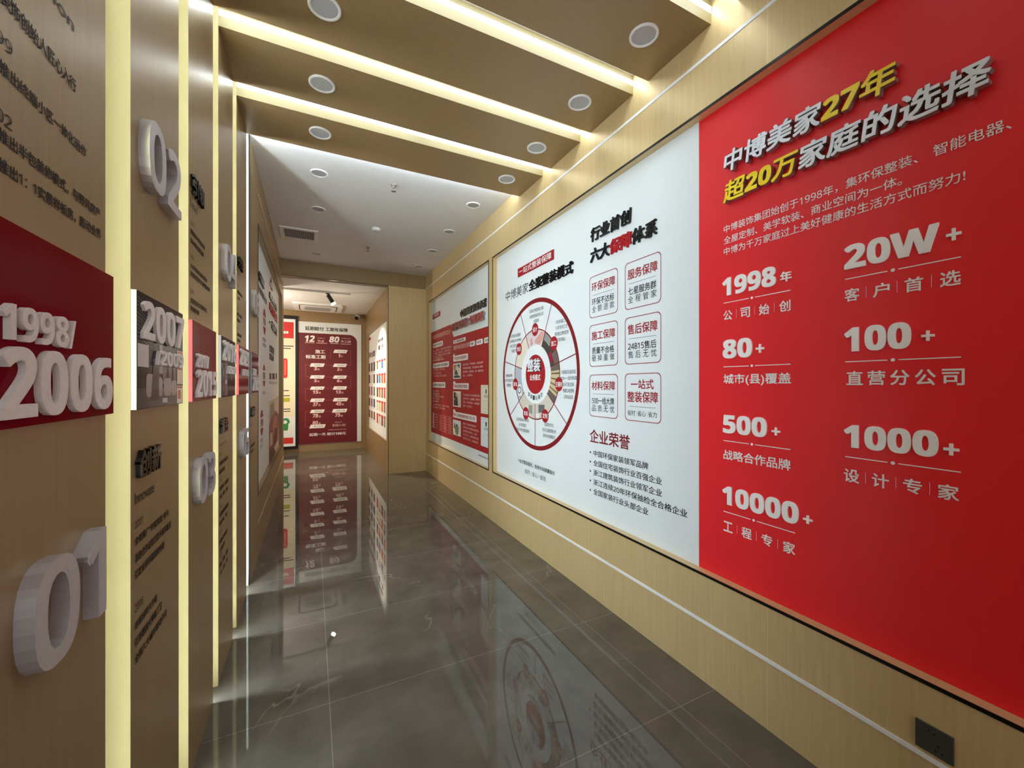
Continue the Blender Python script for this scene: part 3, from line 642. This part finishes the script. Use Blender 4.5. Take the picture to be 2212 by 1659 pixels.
for n, zp, body, s1, z1 in ((1, 0.312, '严选主材 层层把关', -4.90, 0.424), (2, -0.071, '净味治理步步到位', -4.87, 0.04), (3, -0.468, '第三方机构检测合格方可入住', -4.60, -0.357)):
    pill(-5.50, s1, zp, zp+0.082, body, 'ink_red', 0.014)
    text(mb, F_R, str(n), -5.51, -5.40 if n > 1 else -5.44, zp+0.0, z1, 'ink_white', 0.0012, 0.03)
for z0, ls in ((0.239, (('源头控制，严格筛选，甄选品牌', -4.39), ('环保等级更高，安全更放心保障', -4.40), ('材料环保，层层把关，每一道都达标', -4.38), ('放心，入住更安心', -4.73))),
               (-0.157, (('专业治理团队进行全屋净醛处理', -4.50), ('全程可视化，全屋覆盖，零死角', -4.5), ('治理，严格按标准，杜绝隐患', -4.5), ('保障，安全放心', -4.75))),
               (-0.533, (('由第三方权威检测机构', -4.62), ('对室内空气质量全面检测', -4.53), ('检测报告具有效力，合格', -4.59), ('方可交付，全程透明可查', -4.53), ('检测不达标，全额退款', -4.55)))):
    for i, (x, s1) in enumerate(ls): text(mb, F_R, x, -5.09, s1, z0-0.0475*i, z0-0.0475*i+0.029, P, bold=0.01)
text(mb, F_R, '中博环保家装检测机构', -4.54, -4.15, -0.862, -0.839, 'ink_grey')
mb.build('printed_lettering', t)
flat('sky_orange', (206, 120, 92)); flat('sky_blue', (86, 128, 150)); flat('picture_navy', (52, 66, 92)); flat('picture_brown', (74, 52, 40)); flat('picture_cream', (222, 216, 196)); flat('picture_olive', (136, 136, 98)); flat('picture_stone', (70, 80, 82)); flat('certificate_cream', (230, 222, 196)); flat('certificate_white', (226, 232, 234))
def picture(z0, z1, base, shapes):
    mb = MB(); s0, s1 = -5.51, -5.18
    rect(mb, F_R, s0, s1, z0, z1, 'ink_white', 0.001); a, b, c, d_ = s0+0.03, s1-0.03, z0+0.014, z1-0.014; rect(mb, F_R, a, b, c, d_, base, 0.0014)
    for k, (pts, m) in enumerate(shapes): flat_poly(mb, F_R, [(a+(b-a)*x, c+(d_-c)*y) for x, y in pts], m, 0.0017+0.0002*k)
    mb.build('printed_picture', t)
picture(0.072, 0.284, 'picture_cream', [([(0, .55), (.3, .6), (.45, 1), (0, 1)], 'sky_orange'), ([(.55, .85), (1, .7), (1, 1), (.6, 1)], 'sky_blue'), ([(0, 0), (1, 0), (1, .12), (.5, .2), (0, .14)], 'picture_navy'), ([(.12, .25), (.75, .22), (.55, .5), (.42, .62), (.3, .6), (.15, .42)], 'picture_stone')])
picture(-0.314, -0.10, 'picture_cream', [([(0, .5), (.35, .55), (.3, 1), (0, 1)], 'picture_brown'), ([(0, 0), (.35, 0), (.3, .45), (0, .5)], 'picture_stone'), ([(.25, 0), (.7, .02), (.62, .5), (.6, .8), (.3, .95), (.25, .5)], 'picture_brown'), ([(.3, .75), (.55, .62), (.62, .8), (.4, .95)], 'chart_hand')])
picture(-0.71, -0.50, 'certificate_white', [([(.05, .4), (.25, .45), (.22, .85), (.08, .8)], 'picture_stone'), ([(.25, .1), (.75, .08), (.82, .5), (.7, .72), (.3, .7), (.2, .4)], 'picture_olive'), ([(.35, .66), (.62, .64), (.58, .78), (.4, .78)], 'picture_brown'), ([(.35, .0), (.65, .0), (.6, .08), (.4, .08)], 'picture_stone')])
for z0, z1, m in ((-0.345, -0.011, 'certificate_cream'), (-0.726, -0.386, 'certificate_white')):
    mb = MB(); rect(mb, F_R, -4.46, -4.14, z0, z1, m, 0.001); outline(mb, F_R, [(-4.43, z0+0.02), (-4.17, z0+0.02), (-4.17, z1-0.02), (-4.43, z1-0.02)], 0.003, 'ink_lightgrey', 0.0013)
    disc(mb, F_R, -4.30, z1-0.075, 0.022, 0.03, 'chart_shelf' if m == 'certificate_cream' else 'ink_grey', 0.0014, 16)
    text(mb, F_R, '检验报告' if m != 'certificate_cream' else '荣誉证书', -4.36, -4.22, z1-0.145, z1-0.115, 'ink_grey')
    for i in range(4): rect(mb, F_R, -4.39, -4.22-0.03*(i % 2), z1-0.19-0.028*i, z1-0.188-0.028*i, 'ink_lightgrey', 0.0013)
    mb.build('printed_certificate', t)

# ================================================================ the board on the left wall
t = thing('display_board', 'white recessed board on left wall with red ovals and family photo', 'display board', (XL-0.05, 5.6, ZB0))
mb = MB(); mb.box(XL-0.068, XL-0.04, 4.071, 7.149, ZB0, ZB1, 'board_white'); mb.build('board_panel', t)
def lprint(x, u0, u1, v0, v1, m, bold=False):
    q = MB(); ptext(q, F_LB, x, u0, u1, v0, v1, m, bold=bold); q.build('printed_line', t)
def lraise(body, u0, u1, v0, v1, m, ms):
    s0, s1, z0, z1 = pbox(F_LB, u0, u1, v0, v1); mbx = MB(); raised_line(mbx, F_LB, body, s0, s1, z0, z1, m, ms, 0, 0.012, 0.03); mbx.build('raised_line', t)
lraise('中博美家', 557.5, 568.5, 583, 604, 'acryl_black', 'acryl_black'); lraise('高端整装', 581, 596, 628, 643, 'acryl_black', 'acryl_black')
lraise('环保整装', 581, 597.5, 651, 670, 'acryl_red', 'acryl_red'); lraise('一站搞定', 581, 597, 685, 705, 'acryl_black', 'acryl_black')
lprint('全屋整装解决方案', 557.5, 576, 612, 628, 'ink_grey', 0.02)
s0, s1, z0, z1 = pbox(F_LB, 581.5, 589, 594, 612); dm = MB(); outline(dm, F_LB, [(s0, z0), ((s0+s1)/2, z0-0.03), (s1, z0), ((s0+s1)/2, z1+0.04)], 0.07, 'ink_dark_red', 0.001); dm.build('red_diamond', t)
for u0, u1, v0, v1 in ((568, 574, 662, 720), (567.5, 573, 786, 836), (562, 568.5, 887, 944)):
    s0, s1, z0, z1 = pbox(F_LB, u0, u1, v0, v1); cs, cz = (s0+s1)/2, (z0+z1)/2
    ov = MB(); disc(ov, F_LB, cs, cz, (s1-s0)/2, (z1-z0)/2, 'ink_red', 0.001); rect(ov, F_LB, s0, s1, cz-0.055, cz+0.055, 'board_white', 0.0014); text(ov, F_LB, '整装', s0+0.02, s1-0.02, cz-0.04, cz+0.04, 'ink_rose', 0.0018, 0.02); ov.build('red_oval', t)
for u0, u1, v0, v1, x in ((567, 574.5, 726, 735, '全程服务'), (567, 574.5, 738, 747, '品质保障'), (567.5, 573, 845, 853, '精选主材'), (562, 568, 950, 958, '环保施工'), (562, 567, 962, 970, '安心入住'), (581.5, 599, 823, 830, '省时 省心 省力')):
    lprint(x, u0, u1, v0, v1, 'ink_grey')
for u0, u1, v0, v1, x in ((581.5, 592, 742, 759, '全国连锁'), (581.5, 591, 761, 776, '直营品牌')):
    lprint(x, u0, u1, v0, v1, 'ink', 0.04)
for u0, u1 in ((581.7, 586), (588.2, 593), (595.5, 598)):
    s0, s1, z0, z1 = pbox(F_LB, u0, u1, 806, 819); ic = MB(); rect(ic, F_LB, s0, s1, z0, z1, 'ink', 0.001); disc(ic, F_LB, (s0+s1)/2, (z0+z1)/2, 0.03, 0.03, 'ink_red', 0.0014, 12); ic.build('printed_icon', t)
flat('family_skin', (176, 120, 100)); flat('family_rose', (150, 84, 80)); flat('family_brown', (98, 62, 44)); flat('family_green', (150, 150, 130)); flat('family_pale', (206, 190, 178))
s0, s1, _, zt = pbox(F_LB, 581, 600, 862, 900); s1 = 7.149; zb = ZB0-EYE
mb = MB(); X = lambda x, y: (s0+(s1-s0)*x, zb+(zt-zb)*y)
for k, (pts, m) in enumerate(([[(0, 0), (1, 0), (1, 1), (0, .95)], 'family_pale'], [[(0.05, .55), (.5, .6), (.45, .92), (.1, .9)], 'family_green'], [[(0, .1), (.9, .15), (1, .62), (.6, .75), (.2, .68), (0, .6)], 'family_rose'],
        [[(.35, .35), (.75, .38), (.8, .6), (.5, .68), (.3, .55)], 'family_skin'], [[(.4, .15), (.75, .2), (.7, .42), (.5, .45)], 'family_brown'], [[(.05, .25), (.3, .22), (.28, .42), (.08, .45)], 'family_pale'], [[(0, 0), (.6, 0), (.4, .14), (0, .2)], 'family_brown'])):
    flat_poly(mb, F_LB, [X(*p) for p in pts], m, 0.0008+0.0002*k)
mb.build('printed_photo', t)

# ================================================================ maroon schedule board on the far wall
t = thing('display_board', 'maroon schedule board with white border on the far wall', 'display board', (0.39, 9.95, EYE-1.32))
mb = MB(); mb.box(-0.262, 1.03, 9.94, 9.959, EYE-1.32, EYE+1.364, 'board_white'); mb.build('board_panel', t)
mb = MB(); r_ = 0.17; pts = [(-0.262, -1.318), (0.9375, -1.318)] + [(0.9375-r_+r_*math.cos(math.radians(a)), 1.119-r_+r_*math.sin(math.radians(a))) for a in range(0, 91, 10)] + [(-0.262, 1.119)]
flat_poly(mb, F_F, pts, 'maroon', 0.0008); mb.build('maroon_field', t)
mb = MB()
ptext(mb, F_F, '延期赔付 工期有保障', 659, 751.4, 704.3, 713, 'ink', bold=0.02)
def ft(x, u0, u1, v0, v1, m='ink_white', **k): ptext(mb, F_F, x, u0, u1, v0, v1, m, d=0.002, **k)
ft('12', 658.6, 680, 724, 738, bold=0.02, shear=0.15); ft('80', 711, 733, 726.3, 739.4, bold=0.02, shear=0.15)
ft('个核心', 684.7, 701.6, 728.8, 731.4, P); ft('节点', 685.6, 700, 733.9, 739.4, P, bold=0.015); ft('标准时间', 737, 757, 729.5, 732.2, P); ft('天工期', 736, 757.7, 735, 740, P, bold=0.015)
for u0, u1, v in ((658.7, 679, 740), (683, 706.6, 741), (713, 732, 741.6), (735.7, 757.7, 743)):
    s0, z0 = F_F.at(u0, v); s1, _ = F_F.at(u1, v); rect(mb, F_F, s0, s1, z0-0.006, z0+0.006, P, 0.002)
ft('施工', 681, 702, 755, 763.4, bold=0.02); ft('标准工期', 660, 703, 766, 774.4, bold=0.02)
pl = [(719.7, 751, 755, 762.4, '1天', 730.7, 740.4, 764.7, 771.8, '开工大吉'), (669, 701.6, 784.5, 792, '3天', 678.4, 690.6, 793, 800, '拆砌施工'), (719, 749.7, 785.3, 792.5, '2天', 728, 739, 794, 801, '成品保护'),
      (669, 701.6, 810.6, 817.8, '5天', 678.4, 690, 819.3, 825.6, '水电施工'), (719, 749.7, 811, 818, '6天', 728, 739, 819.3, 825.6, '水电验收'), (669.4, 701.5, 835, 842, '15天', 675.7, 693.3, 843.3, 850.7, '泥木工程'),
      (718.7, 749.9, 834.5, 841.7, '13天', 725.4, 742, 843.3, 850.3, '防水施工'), (669.4, 701.5, 861, 868.4, '37天', 676, 692.4, 869.6, 877.4, '泥木验收'), (718.7, 752, 859.8, 867.2, '45天', 725.4, 743, 868.3, 876, '油漆施工'),
      (669.4, 701.5, 885.3, 892.5, '78天', 675.7, 693.3, 894, 902.3, '细部检查'), (716.9, 750.3, 883.7, 891.4, '75天', 724, 740.8, 892.6, 900.5, '安装工程'), (668, 703.7, 917.6, 925.6, '80天', 675, 693, 909.5, 917, '竣工验收')]
flat('maroon_line', (150, 74, 76))
def conn(*pts):
    q = [F_F.at(*p) for p in pts]
    for a, b in zip(q, q[1:]): line(mb, F_F, a, b, 0.010, 'maroon_line', 0.0012)
conn((714, 774), (714, 757.8), (720, 757.8)); conn((750, 758.5), (757, 758.6), (757, 789.2), (749, 789)); conn((720, 789), (660, 788), (660, 814), (720, 814.5)); conn((749, 814.3), (757, 814.2), (757, 838), (749, 838.2))
conn((720, 838.3), (659.5, 839), (659.5, 865), (720, 864)); conn((750, 863.5), (757, 863), (757, 887), (749, 887.4)); conn((718, 888), (659.5, 889.5), (659.5, 922.5), (669, 922.3))
for u0, u1, v0, v1, n, a, b, c, e, x in pl:
    s0, s1, z0, z1 = pbox(F_F, u0, u1, v0, v1); sh = 0.03
    flat_poly(mb, F_F, [(s0, z0), (s1-sh, z0), (s1, z1), (s0+sh, z1)], 'ink_white', 0.0018)
    text(mb, F_F, x, s0+0.09, s1-0.05, z0+(z1-z0)*0.25, z1-(z1-z0)*0.25, 'ink_grey', 0.0022)
    m_ = a+(b-a)*(0.5 if len(n) == 2 else 0.66); ft(n[:-1], a, m_, c, e, P, bold=0.02, shear=0.12); ft(n[-1], m_+0.8, b, c+(e-c)*0.45, e, P, bold=0.02)
ft('精装交付', 723, 739, 911, 913.4, P); ft('欢迎入住!', 717.8, 747, 916, 921.7, P, bold=0.01); ft('工期以合同约定为准', 708.7, 747.6, 927.3, 930, P); ft('延期一天 赔付100元', 668, 747, 936, 942.6, bold=0.014)
mb.build('printed_lettering', t)

# ================================================================ lit materials board on the wall of the room beyond
t = thing('display_board', 'pale materials board with rows of small pictures, lit by the spotlight beyond', 'display board', (1.15, 8.2, EYE-0.95))
mb = MB(); mb.box(1.145, 1.159, 6.99, 9.455, EYE-0.949, EYE+1.074, 'board_white'); mb.build('board_panel', t)
mb = MB()
s0, s1, z0, z1 = pbox(F_B, 796.5, 801, 731, 737); rect(mb, F_B, s0, s1, z0, z1, 'ink_red', 0.001)
def bt(x, u0, u1, v0, v1, m, bold=0.03): ptext(mb, F_B, x, u0, u1, v0, v1, m, bold=bold)
bt('材料保障', 817, 827.4, 734, 742, 'ink'); bt('500', 817, 821.5, 747, 757, 'ink'); bt('一线', 822, 827.8, 744, 754, 'ink_red'); bt('主材', 796.8, 802, 762, 774, 'ink'); bt('包', 802.3, 805, 760.5, 772, 'ink_rose'); bt('配置', 805.2, 810, 759, 771, 'ink_grey')
bt('品质无忧', 817, 829, 768, 773, 'ink_lightgrey', 0)
cols = [('swatch_walnut', (92, 62, 58)), ('swatch_slate', (70, 66, 70)), ('swatch_rose', (130, 84, 92)), ('swatch_sage', (104, 112, 96)), ('swatch_blue', (48, 66, 118)), ('swatch_oak', (128, 74, 56)), ('swatch_sky', (72, 120, 186)), ('swatch_orange', (204, 110, 58)), ('swatch_linen', (198, 192, 172)), ('swatch_red', (186, 58, 52)), ('swatch_grey', (128, 120, 112))]
for n, c in cols: flat(n, c)
LC = [['swatch_walnut', 'swatch_slate', 'swatch_slate'], ['swatch_slate', 'swatch_linen', 'swatch_walnut'], ['swatch_rose', 'swatch_rose', 'swatch_sage'], ['swatch_walnut', 'swatch_rose', 'swatch_blue'], ['swatch_walnut', 'swatch_oak', 'swatch_oak']]
RC = [['swatch_grey', 'swatch_linen', 'swatch_sky', 'swatch_linen'], ['swatch_slate', 'swatch_sky', 'swatch_orange', 'swatch_red'], ['swatch_slate', 'swatch_orange', 'swatch_grey', 'swatch_red'], ['swatch_linen', 'swatch_linen', 'swatch_orange', 'swatch_rose'], ['swatch_red', 'swatch_linen', 'swatch_oak', 'swatch_grey']]
for i, (v0, v1) in enumerate(((785.7, 803.8), (810, 828), (834.8, 852.5), (859, 875.7), (884.5, 900))):
    for j, (u0, u1) in enumerate(((797, 799.8), (801.7, 804.9), (806.8, 810.1))):
        s0, _ = F_B.at(u0, 800); s1, _ = F_B.at(u1, 800); _, za = F_B.at(797, v0); _, zb_ = F_B.at(797, v1)
        rect(mb, F_B, s0, s1, zb_, za, LC[i][j], 0.001); rect(mb, F_B, s0+0.01, s1-0.01, zb_-0.035, zb_-0.022, 'ink_lightgrey', 0.001)
for i, (v0, v1, v2) in enumerate(((780, 784, 798), (808, 812, 827.5), (836.5, 840.3, 857), (864, 868, 885), (892, 896, 913))):
    for j, (u0, u1) in enumerate(((813.8, 816.8), (818.4, 822), (823.8, 827.6), (829.6, 832.4))):
        s0, _ = F_B.at(u0, 800); s1, _ = F_B.at(u1, 800); _, za = F_B.at(814, v0); _, zm = F_B.at(814, v1); _, zb_ = F_B.at(814, v2)
        rect(mb, F_B, s0-0.02, s1+0.02, zm, za, 'swatch_red', 0.001); rect(mb, F_B, s0, s1, zb_, zm, RC[i][j], 0.001)
mb.build('printed_pictures', t)

# ================================================================ framed poster at the far left
t = thing('poster_display', 'tall black framed poster with red header and green watering can', 'poster display', (-0.65, 9.93, 0.075))
sx1, _ = F_P.at(643.5, 800); px1, zt = F_P.at(638, 690); _, zb_ = F_P.at(638, 963.5); ZT = zt+0.075; ZBm = -1.40
mb = MB(); mb.box(-1.05, sx1, 9.90, 9.96, EYE+ZBm, EYE+ZT, 'black'); mb.build('frame', t)
mb = MB(); mb.box(-0.99, px1, 9.894, 9.90, EYE+zb_, EYE+zt, 'board_white'); mb.build('poster_sheet', t)
fp = Face((0, 9.894, EYE), (1, 0, 0), (0, -1, 0)); flat('poster_cream', (232, 226, 196)); flat('poster_green', (60, 140, 74)); flat('poster_lime', (170, 178, 52)); flat('poster_red', (204, 52, 46)); flat('poster_salmon', (226, 120, 104))
mb = MB(); zz = lambda v: fp.at(630, v)[1]
rect(mb, fp, -0.98, px1-0.03, zz(731), zz(696), 'poster_red', 0.0008); rect(mb, fp, -0.98, px1-0.01, zz(900), zz(731), 'poster_cream', 0.0008); rect(mb, fp, -0.98, px1-0.04, zz(958), zz(945), 'poster_red', 0.0008)
for u, v, r in ((615, 718, 0.028), (620, 718, 0.028)): s, z = fp.at(u, v); disc(mb, fp, s, z, r, r, 'ink_white', 0.0012, 16)
s, z0 = fp.at(616, 817); _, z1 = fp.at(616, 774); flat_poly(mb, fp, rrect_pts(s-0.045, s+0.045, z0, z1, 0.044), 'poster_red', 0.0012); rect(mb, fp, s-0.012, s+0.012, z0+0.07, z1-0.04, 'poster_salmon', 0.0014)
for v, u1 in ((747, 634), (752, 628), (844, 624), (855, 626), (884, 627), (889, 627)): s0, z0 = fp.at(604, v); s1, _ = fp.at(u1, v); rect(mb, fp, s0, s1, z0-0.01, z0+0.01, 'ink_grey', 0.0012)
s1, z0 = fp.at(626, 868); _, z1 = fp.at(626, 859); rect(mb, fp, s1-0.3, s1, z0, z1, 'poster_lime', 0.0012)
flat_poly(mb, fp, [fp.at(u, v) for u, v in ((602, 930), (621.5, 930), (623, 921), (622, 916), (604, 914))], 'poster_green', 0.0012)
flat_poly(mb, fp, [fp.at(u, v) for u, v in ((622, 918), (626.5, 911), (623, 904), (617, 903), (611, 905), (612, 909), (618, 908), (621, 912), (616, 917))], 'poster_green', 0.0014)
mb.build('printed_artwork', t)

# ================================================================ downlights
def downlight(x, y, z, label, group, r=0.072):
    t = thing('downlight', label, 'downlight', (x, y, z), group)
    mb = MB(); lathe(mb, [(r, 0.0), (r, -0.006), (r-0.005, -0.009), (r-0.013, -0.007), (r-0.014, 0.0)], 'rim', (x, y, z)); mb.build('trim_ring', t, True)
    mb = MB(); lathe(mb, [(r-0.0142, -0.003), (0.0001, -0.003), (0.0001, -0.0005), (r-0.0142, -0.0005)], 'grey_diff', (x, y, z)); mb.build('diffuser', t)
ordn = ['crossbeam of the 01 frame', 'crossbeam of the 02 frame', 'crossbeam of the 03 frame', 'crossbeam of the 04 frame', 'crossbeam of the 05 frame']
for k in range(1, 5):
    y = (1.536, 2.08, 2.62, 3.135)[k-1]
    if k > 1: downlight(0.055, y, BEAM_Z, 'unlit round downlight under the %s, on the post side' % ordn[k], 'downlights in the crossbeams')
    downlight(1.50, y, BEAM_Z, 'unlit round downlight under the %s, beside the right wall' % ordn[k], 'downlights in the crossbeams')
for x, y, lab in ((0.06, 3.91, 'flush downlight in white ceiling on the left, nearest the crossbeams'), (0.06, 4.72, 'flush downlight in white ceiling on the left, just before the air grille'), (0.06, 6.34, 'flush downlight in white ceiling on the left, between air grille and doorway'),
        (1.488, 3.91, 'flush downlight in white ceiling on the right, nearest the crossbeams'), (1.488, 4.72, 'flush downlight in white ceiling on the right, second from the crossbeams'), (1.50, 5.51, 'flush downlight in white ceiling on the right, third from the crossbeams'), (1.505, 6.33, 'flush downlight in white ceiling on the right, last before the doorway')):
    downlight(x, y, FAR_TOP, lab, 'downlights in the white ceiling')
t = thing('smoke_detector', 'small round white detector in the middle of the white ceiling', 'smoke detector', (0.685, 5.01, FAR_TOP))
mb = MB(); lathe(mb, [(0.05, 0), (0.052, -0.012), (0.045, -0.022), (0.03, -0.028)], 'rim', (0.685, 5.01, FAR_TOP), 24); mb.build('housing', t, True)
mb = MB(); lathe(mb, [(0.03, -0.027), (0.026, -0.034), (0.0001, -0.036)], 'grey_diff', (0.685, 5.01, FAR_TOP), 20); mb.build('sensor_cap', t, True)
for x, y, HZ, lab in ((0.743, 2.868, GAP_TOP-0.008, 'small chrome sprinkler peeping out of the slot before the last crossbeam'), (0.68, 3.845, FAR_TOP, 'chrome ceiling sprinkler near the last crossbeam'), (0.68, 5.75, FAR_TOP, 'chrome ceiling sprinkler farther back, toward the doorway')):
    t = thing('sprinkler', lab, 'sprinkler', (x, y, HZ), 'ceiling sprinklers')
    mb = MB(); lathe(mb, [(0.026, 0), (0.026, -0.004), (0.012, -0.007), (0.008, -0.03)], 'chrome', (x, y, HZ), 20); mb.build('escutcheon', t, True)
    mb = MB()
    for sg in (-1, 1): mb.box(x+sg*0.011-0.0015, x+sg*0.011+0.0015, y-0.002, y+0.002, HZ-0.055, HZ-0.024, 'chrome')
    mb.box(x-0.012, x+0.012, y-0.002, y+0.002, HZ-0.028, HZ-0.024, 'chrome'); mb.build('yoke', t)
    mb = MB(); lathe(mb, [(0.0001, -0.055), (0.022, -0.055), (0.022, -0.058), (0.0001, -0.059)], 'chrome', (x, y, HZ), 16); mb.build('deflector', t)

# ================================================================ air grille
t = thing('air_grille', 'white framed air grille with dark slots in the ceiling', 'air grille', (-0.13, 5.6, FAR_TOP))
x0, x1, y0, y1, z = -0.34, 0.075, 5.40, 5.80, FAR_TOP
mb = MB(); g = 0.045
for a in ((x0, x1, y0, y0+g), (x0, x1, y1-g, y1), (x0, x0+g, y0+g, y1-g), (x1-g, x1, y0+g, y1-g)): mb.box(*a, z-0.012, z, 'rim')
mb.build('grille_frame', t)
mb = MB(); mb.box(x0+g, x1-g, y0+g, y1-g, z-0.002, z-0.0003, 'black'); mb.build('duct_opening', t)
mb = MB()
for i in range(16):
    x = x0+g+0.012+(x1-x0-2*g-0.024)*i/15; mb.box(x-0.0025, x+0.0025, y0+g, y1-g, z-0.010, z-0.003, 'grey_diff')
for i in range(6):
    y = y0+g+0.03+(y1-y0-2*g-0.06)*i/5; mb.box(x0+g, x1-g, y-0.0018, y+0.0018, z-0.008, z-0.004, 'grey_diff')
mb.build('louvres', t)

# ================================================================ room beyond: cassette, track light, camera
CT = EYE+1.6
t = thing('ceiling_cassette', 'white square air conditioner cassette in the ceiling beyond the doorway', 'air conditioner', (0.13, 9.28, CT))
x0, x1, y0, y1 = -0.33, 0.58, 8.92, 9.78
def slab(mb, x0, x1, y0, y1, r, z0, z1, m):
    p = rrect_pts(x0, x1, y0, y1, r, 5); n = len(p)
    mb.add([(a, b, z0) for a, b in p]+[(a, b, z1) for a, b in p], [tuple(range(n))[::-1], tuple(range(n, 2*n))]+[(i, (i+1) % n, n+(i+1) % n, n+i) for i in range(n)], m)
mb = MB(); slab(mb, x0, x1, y0, y1, 0.06, CT-0.03, CT, 'white'); mb.build('fascia', t)
mb = MB(); slab(mb, x0+0.10, x1-0.10, y0+0.08, y1-0.08, 0.10, CT-0.0315, CT-0.0305, 'black'); mb.build('air_slot', t)
mb = MB(); slab(mb, x0+0.12, x1-0.12, y0+0.12, y1-0.10, 0.10, CT-0.036, CT-0.0316, 'white'); mb.build('centre_panel', t)
mb = MB(); slab(mb, x0+0.20, x1-0.22, y0+0.26, y1-0.2, 0.05, CT-0.039, CT-0.0361, 'grey_diff'); mb.build('intake_grille', t)
t = thing('track_light', 'white ceiling track with black spotlight beyond the doorway', 'track light', (0.0, 7.71, CT))
mb = MB(); mb.box(-1.5, 0.62, 7.695, 7.725, CT-0.03, CT-0.0, 'rim'); mb.build('track', t)
hp, _ = Face((0, 7.71, EYE), (1, 0, 0), (0, -1, 0)).at(708, 631); A = Vector((hp, 7.71, CT-0.03))
def head(A, ax, ln, r):
    ax = ax.normalized(); q = A+Vector((0, 0, -0.03))
    mb = MB(); mb.box(A.x-0.03, A.x+0.03, A.y-0.012, A.y+0.012, A.z-0.015, A.z, 'black'); mb.box(A.x-0.008, A.x+0.008, A.y-0.008, A.y+0.008, A.z-0.05, A.z-0.012, 'black')
    lathe(mb, [(0.0001, 0), (r, 0), (r, ln), (r*0.95, ln)], 'black', q, 24, ax); h = mb.build('spot_head', t)
    mb = MB(); lathe(mb, [(r*0.98, ln), (r*0.98, ln+0.032), (0.0001, ln+0.034)], 'spot_face', q, 24, ax); mb.build('lens', h)
    return q+ax*(ln+0.05)
tip = head(A, Vector((0.55, 0.05, -0.84)), 0.15, 0.037)
tip2 = head(Vector((-0.85, 7.71, CT-0.03)), Vector((0.15, 0.5, -0.84)), 0.15, 0.037)  # second head, out of view, added to light the room beyond
def spot(name, loc, target, power, size, blend, color, parent):
    d = bpy.data.lights.new(name, 'SPOT'); d.energy = power; d.spot_size = size; d.spot_blend = blend; d.color = color; d.shadow_soft_size = 0.03
    o = bpy.data.objects.new(name, d); COL.objects.link(o); o.parent = parent
    o.location = Vector(loc)-parent.location; o.rotation_euler = (Vector(target)-Vector(loc)).to_track_quat('-Z', 'Y').to_euler(); return o
spot('spot_beam', tip, (1.14, 7.55, 0.9), 110, 1.6, 0.6, (1, 0.86, 0.66), t)
spot('spot_beam', tip2, (0.0, 9.0, 0.0), 60, 1.9, 0.8, (1, 0.86, 0.68), t)
d = bpy.data.lights.new('beyond_fill', 'POINT'); d.energy = 30; d.color = (1, 0.92, 0.82); d.shadow_soft_size = 0.15  # added fill lamp with no fixture, lifts the ceiling beyond the doorway
o = bpy.data.objects.new('beyond_fill', d); COL.objects.link(o); o.parent = t; o.location = Vector((-1.1, 8.3, 2.45))-t.location
t = thing('security_camera', 'small white bullet camera high in the far corner', 'camera', (0.945, 9.93, EYE+1.53))
c = Vector((0.945, 9.86, EYE+1.535))
mb = MB(); lathe(mb, [(0.04, 0), (0.04, 0.012), (0.015, 0.015), (0.015, 0.06)], 'rim', (0.945, 9.96, EYE+1.545), 16, Vector((0, -1, 0))); mb.build('bracket', t, True)
mb = MB(); lathe(mb, [(0.0001, -0.04), (0.05, -0.04), (0.055, 0.09), (0.048, 0.10)], 'rim', c, 20, Vector((-0.35, -0.8, -0.45)).normalized()); mb.build('body', t, True)
mb = MB(); lathe(mb, [(0.047, 0.09), (0.047, 0.098), (0.0001, 0.10)], 'black', c, 20, Vector((-0.35, -0.8, -0.45)).normalized()); mb.build('lens', t)

# ================================================================ wall socket
t = thing('wall_socket', 'dark grey power socket plate low on the right wall', 'socket', (XR, 0.557, EYE-1.12))
f = Face((XR, 0, EYE), (0, -1, 0), (-1, 0, 0))
a, zt = f.at(1979.5, 1549); b, _ = f.at(2062, 1590); _, zb_ = f.at(1980, 1606)
mb = MB(); mb.box(XR-0.008, XR, -b, -a, EYE+zb_, EYE+zt, 'socket'); mb.build('plate', t)
mb = MB(); W_, H_ = b-a, zt-zb_
for x, z, ww, hh in ((0.36, 0.80, .05, .05), (0.52, 0.78, .05, .06), (0.62, 0.40, .06, .06), (0.55, 0.18, .05, .07), (0.72, 0.20, .05, .07)):
    rect(mb, f, a+W_*(x-ww/2), a+W_*(x+ww/2), zb_+H_*(z-hh/2), zb_+H_*(z+hh/2), 'black', 0.0086)
mb.build('pin_slots', t)
bpy.data.objects.remove(_ob)
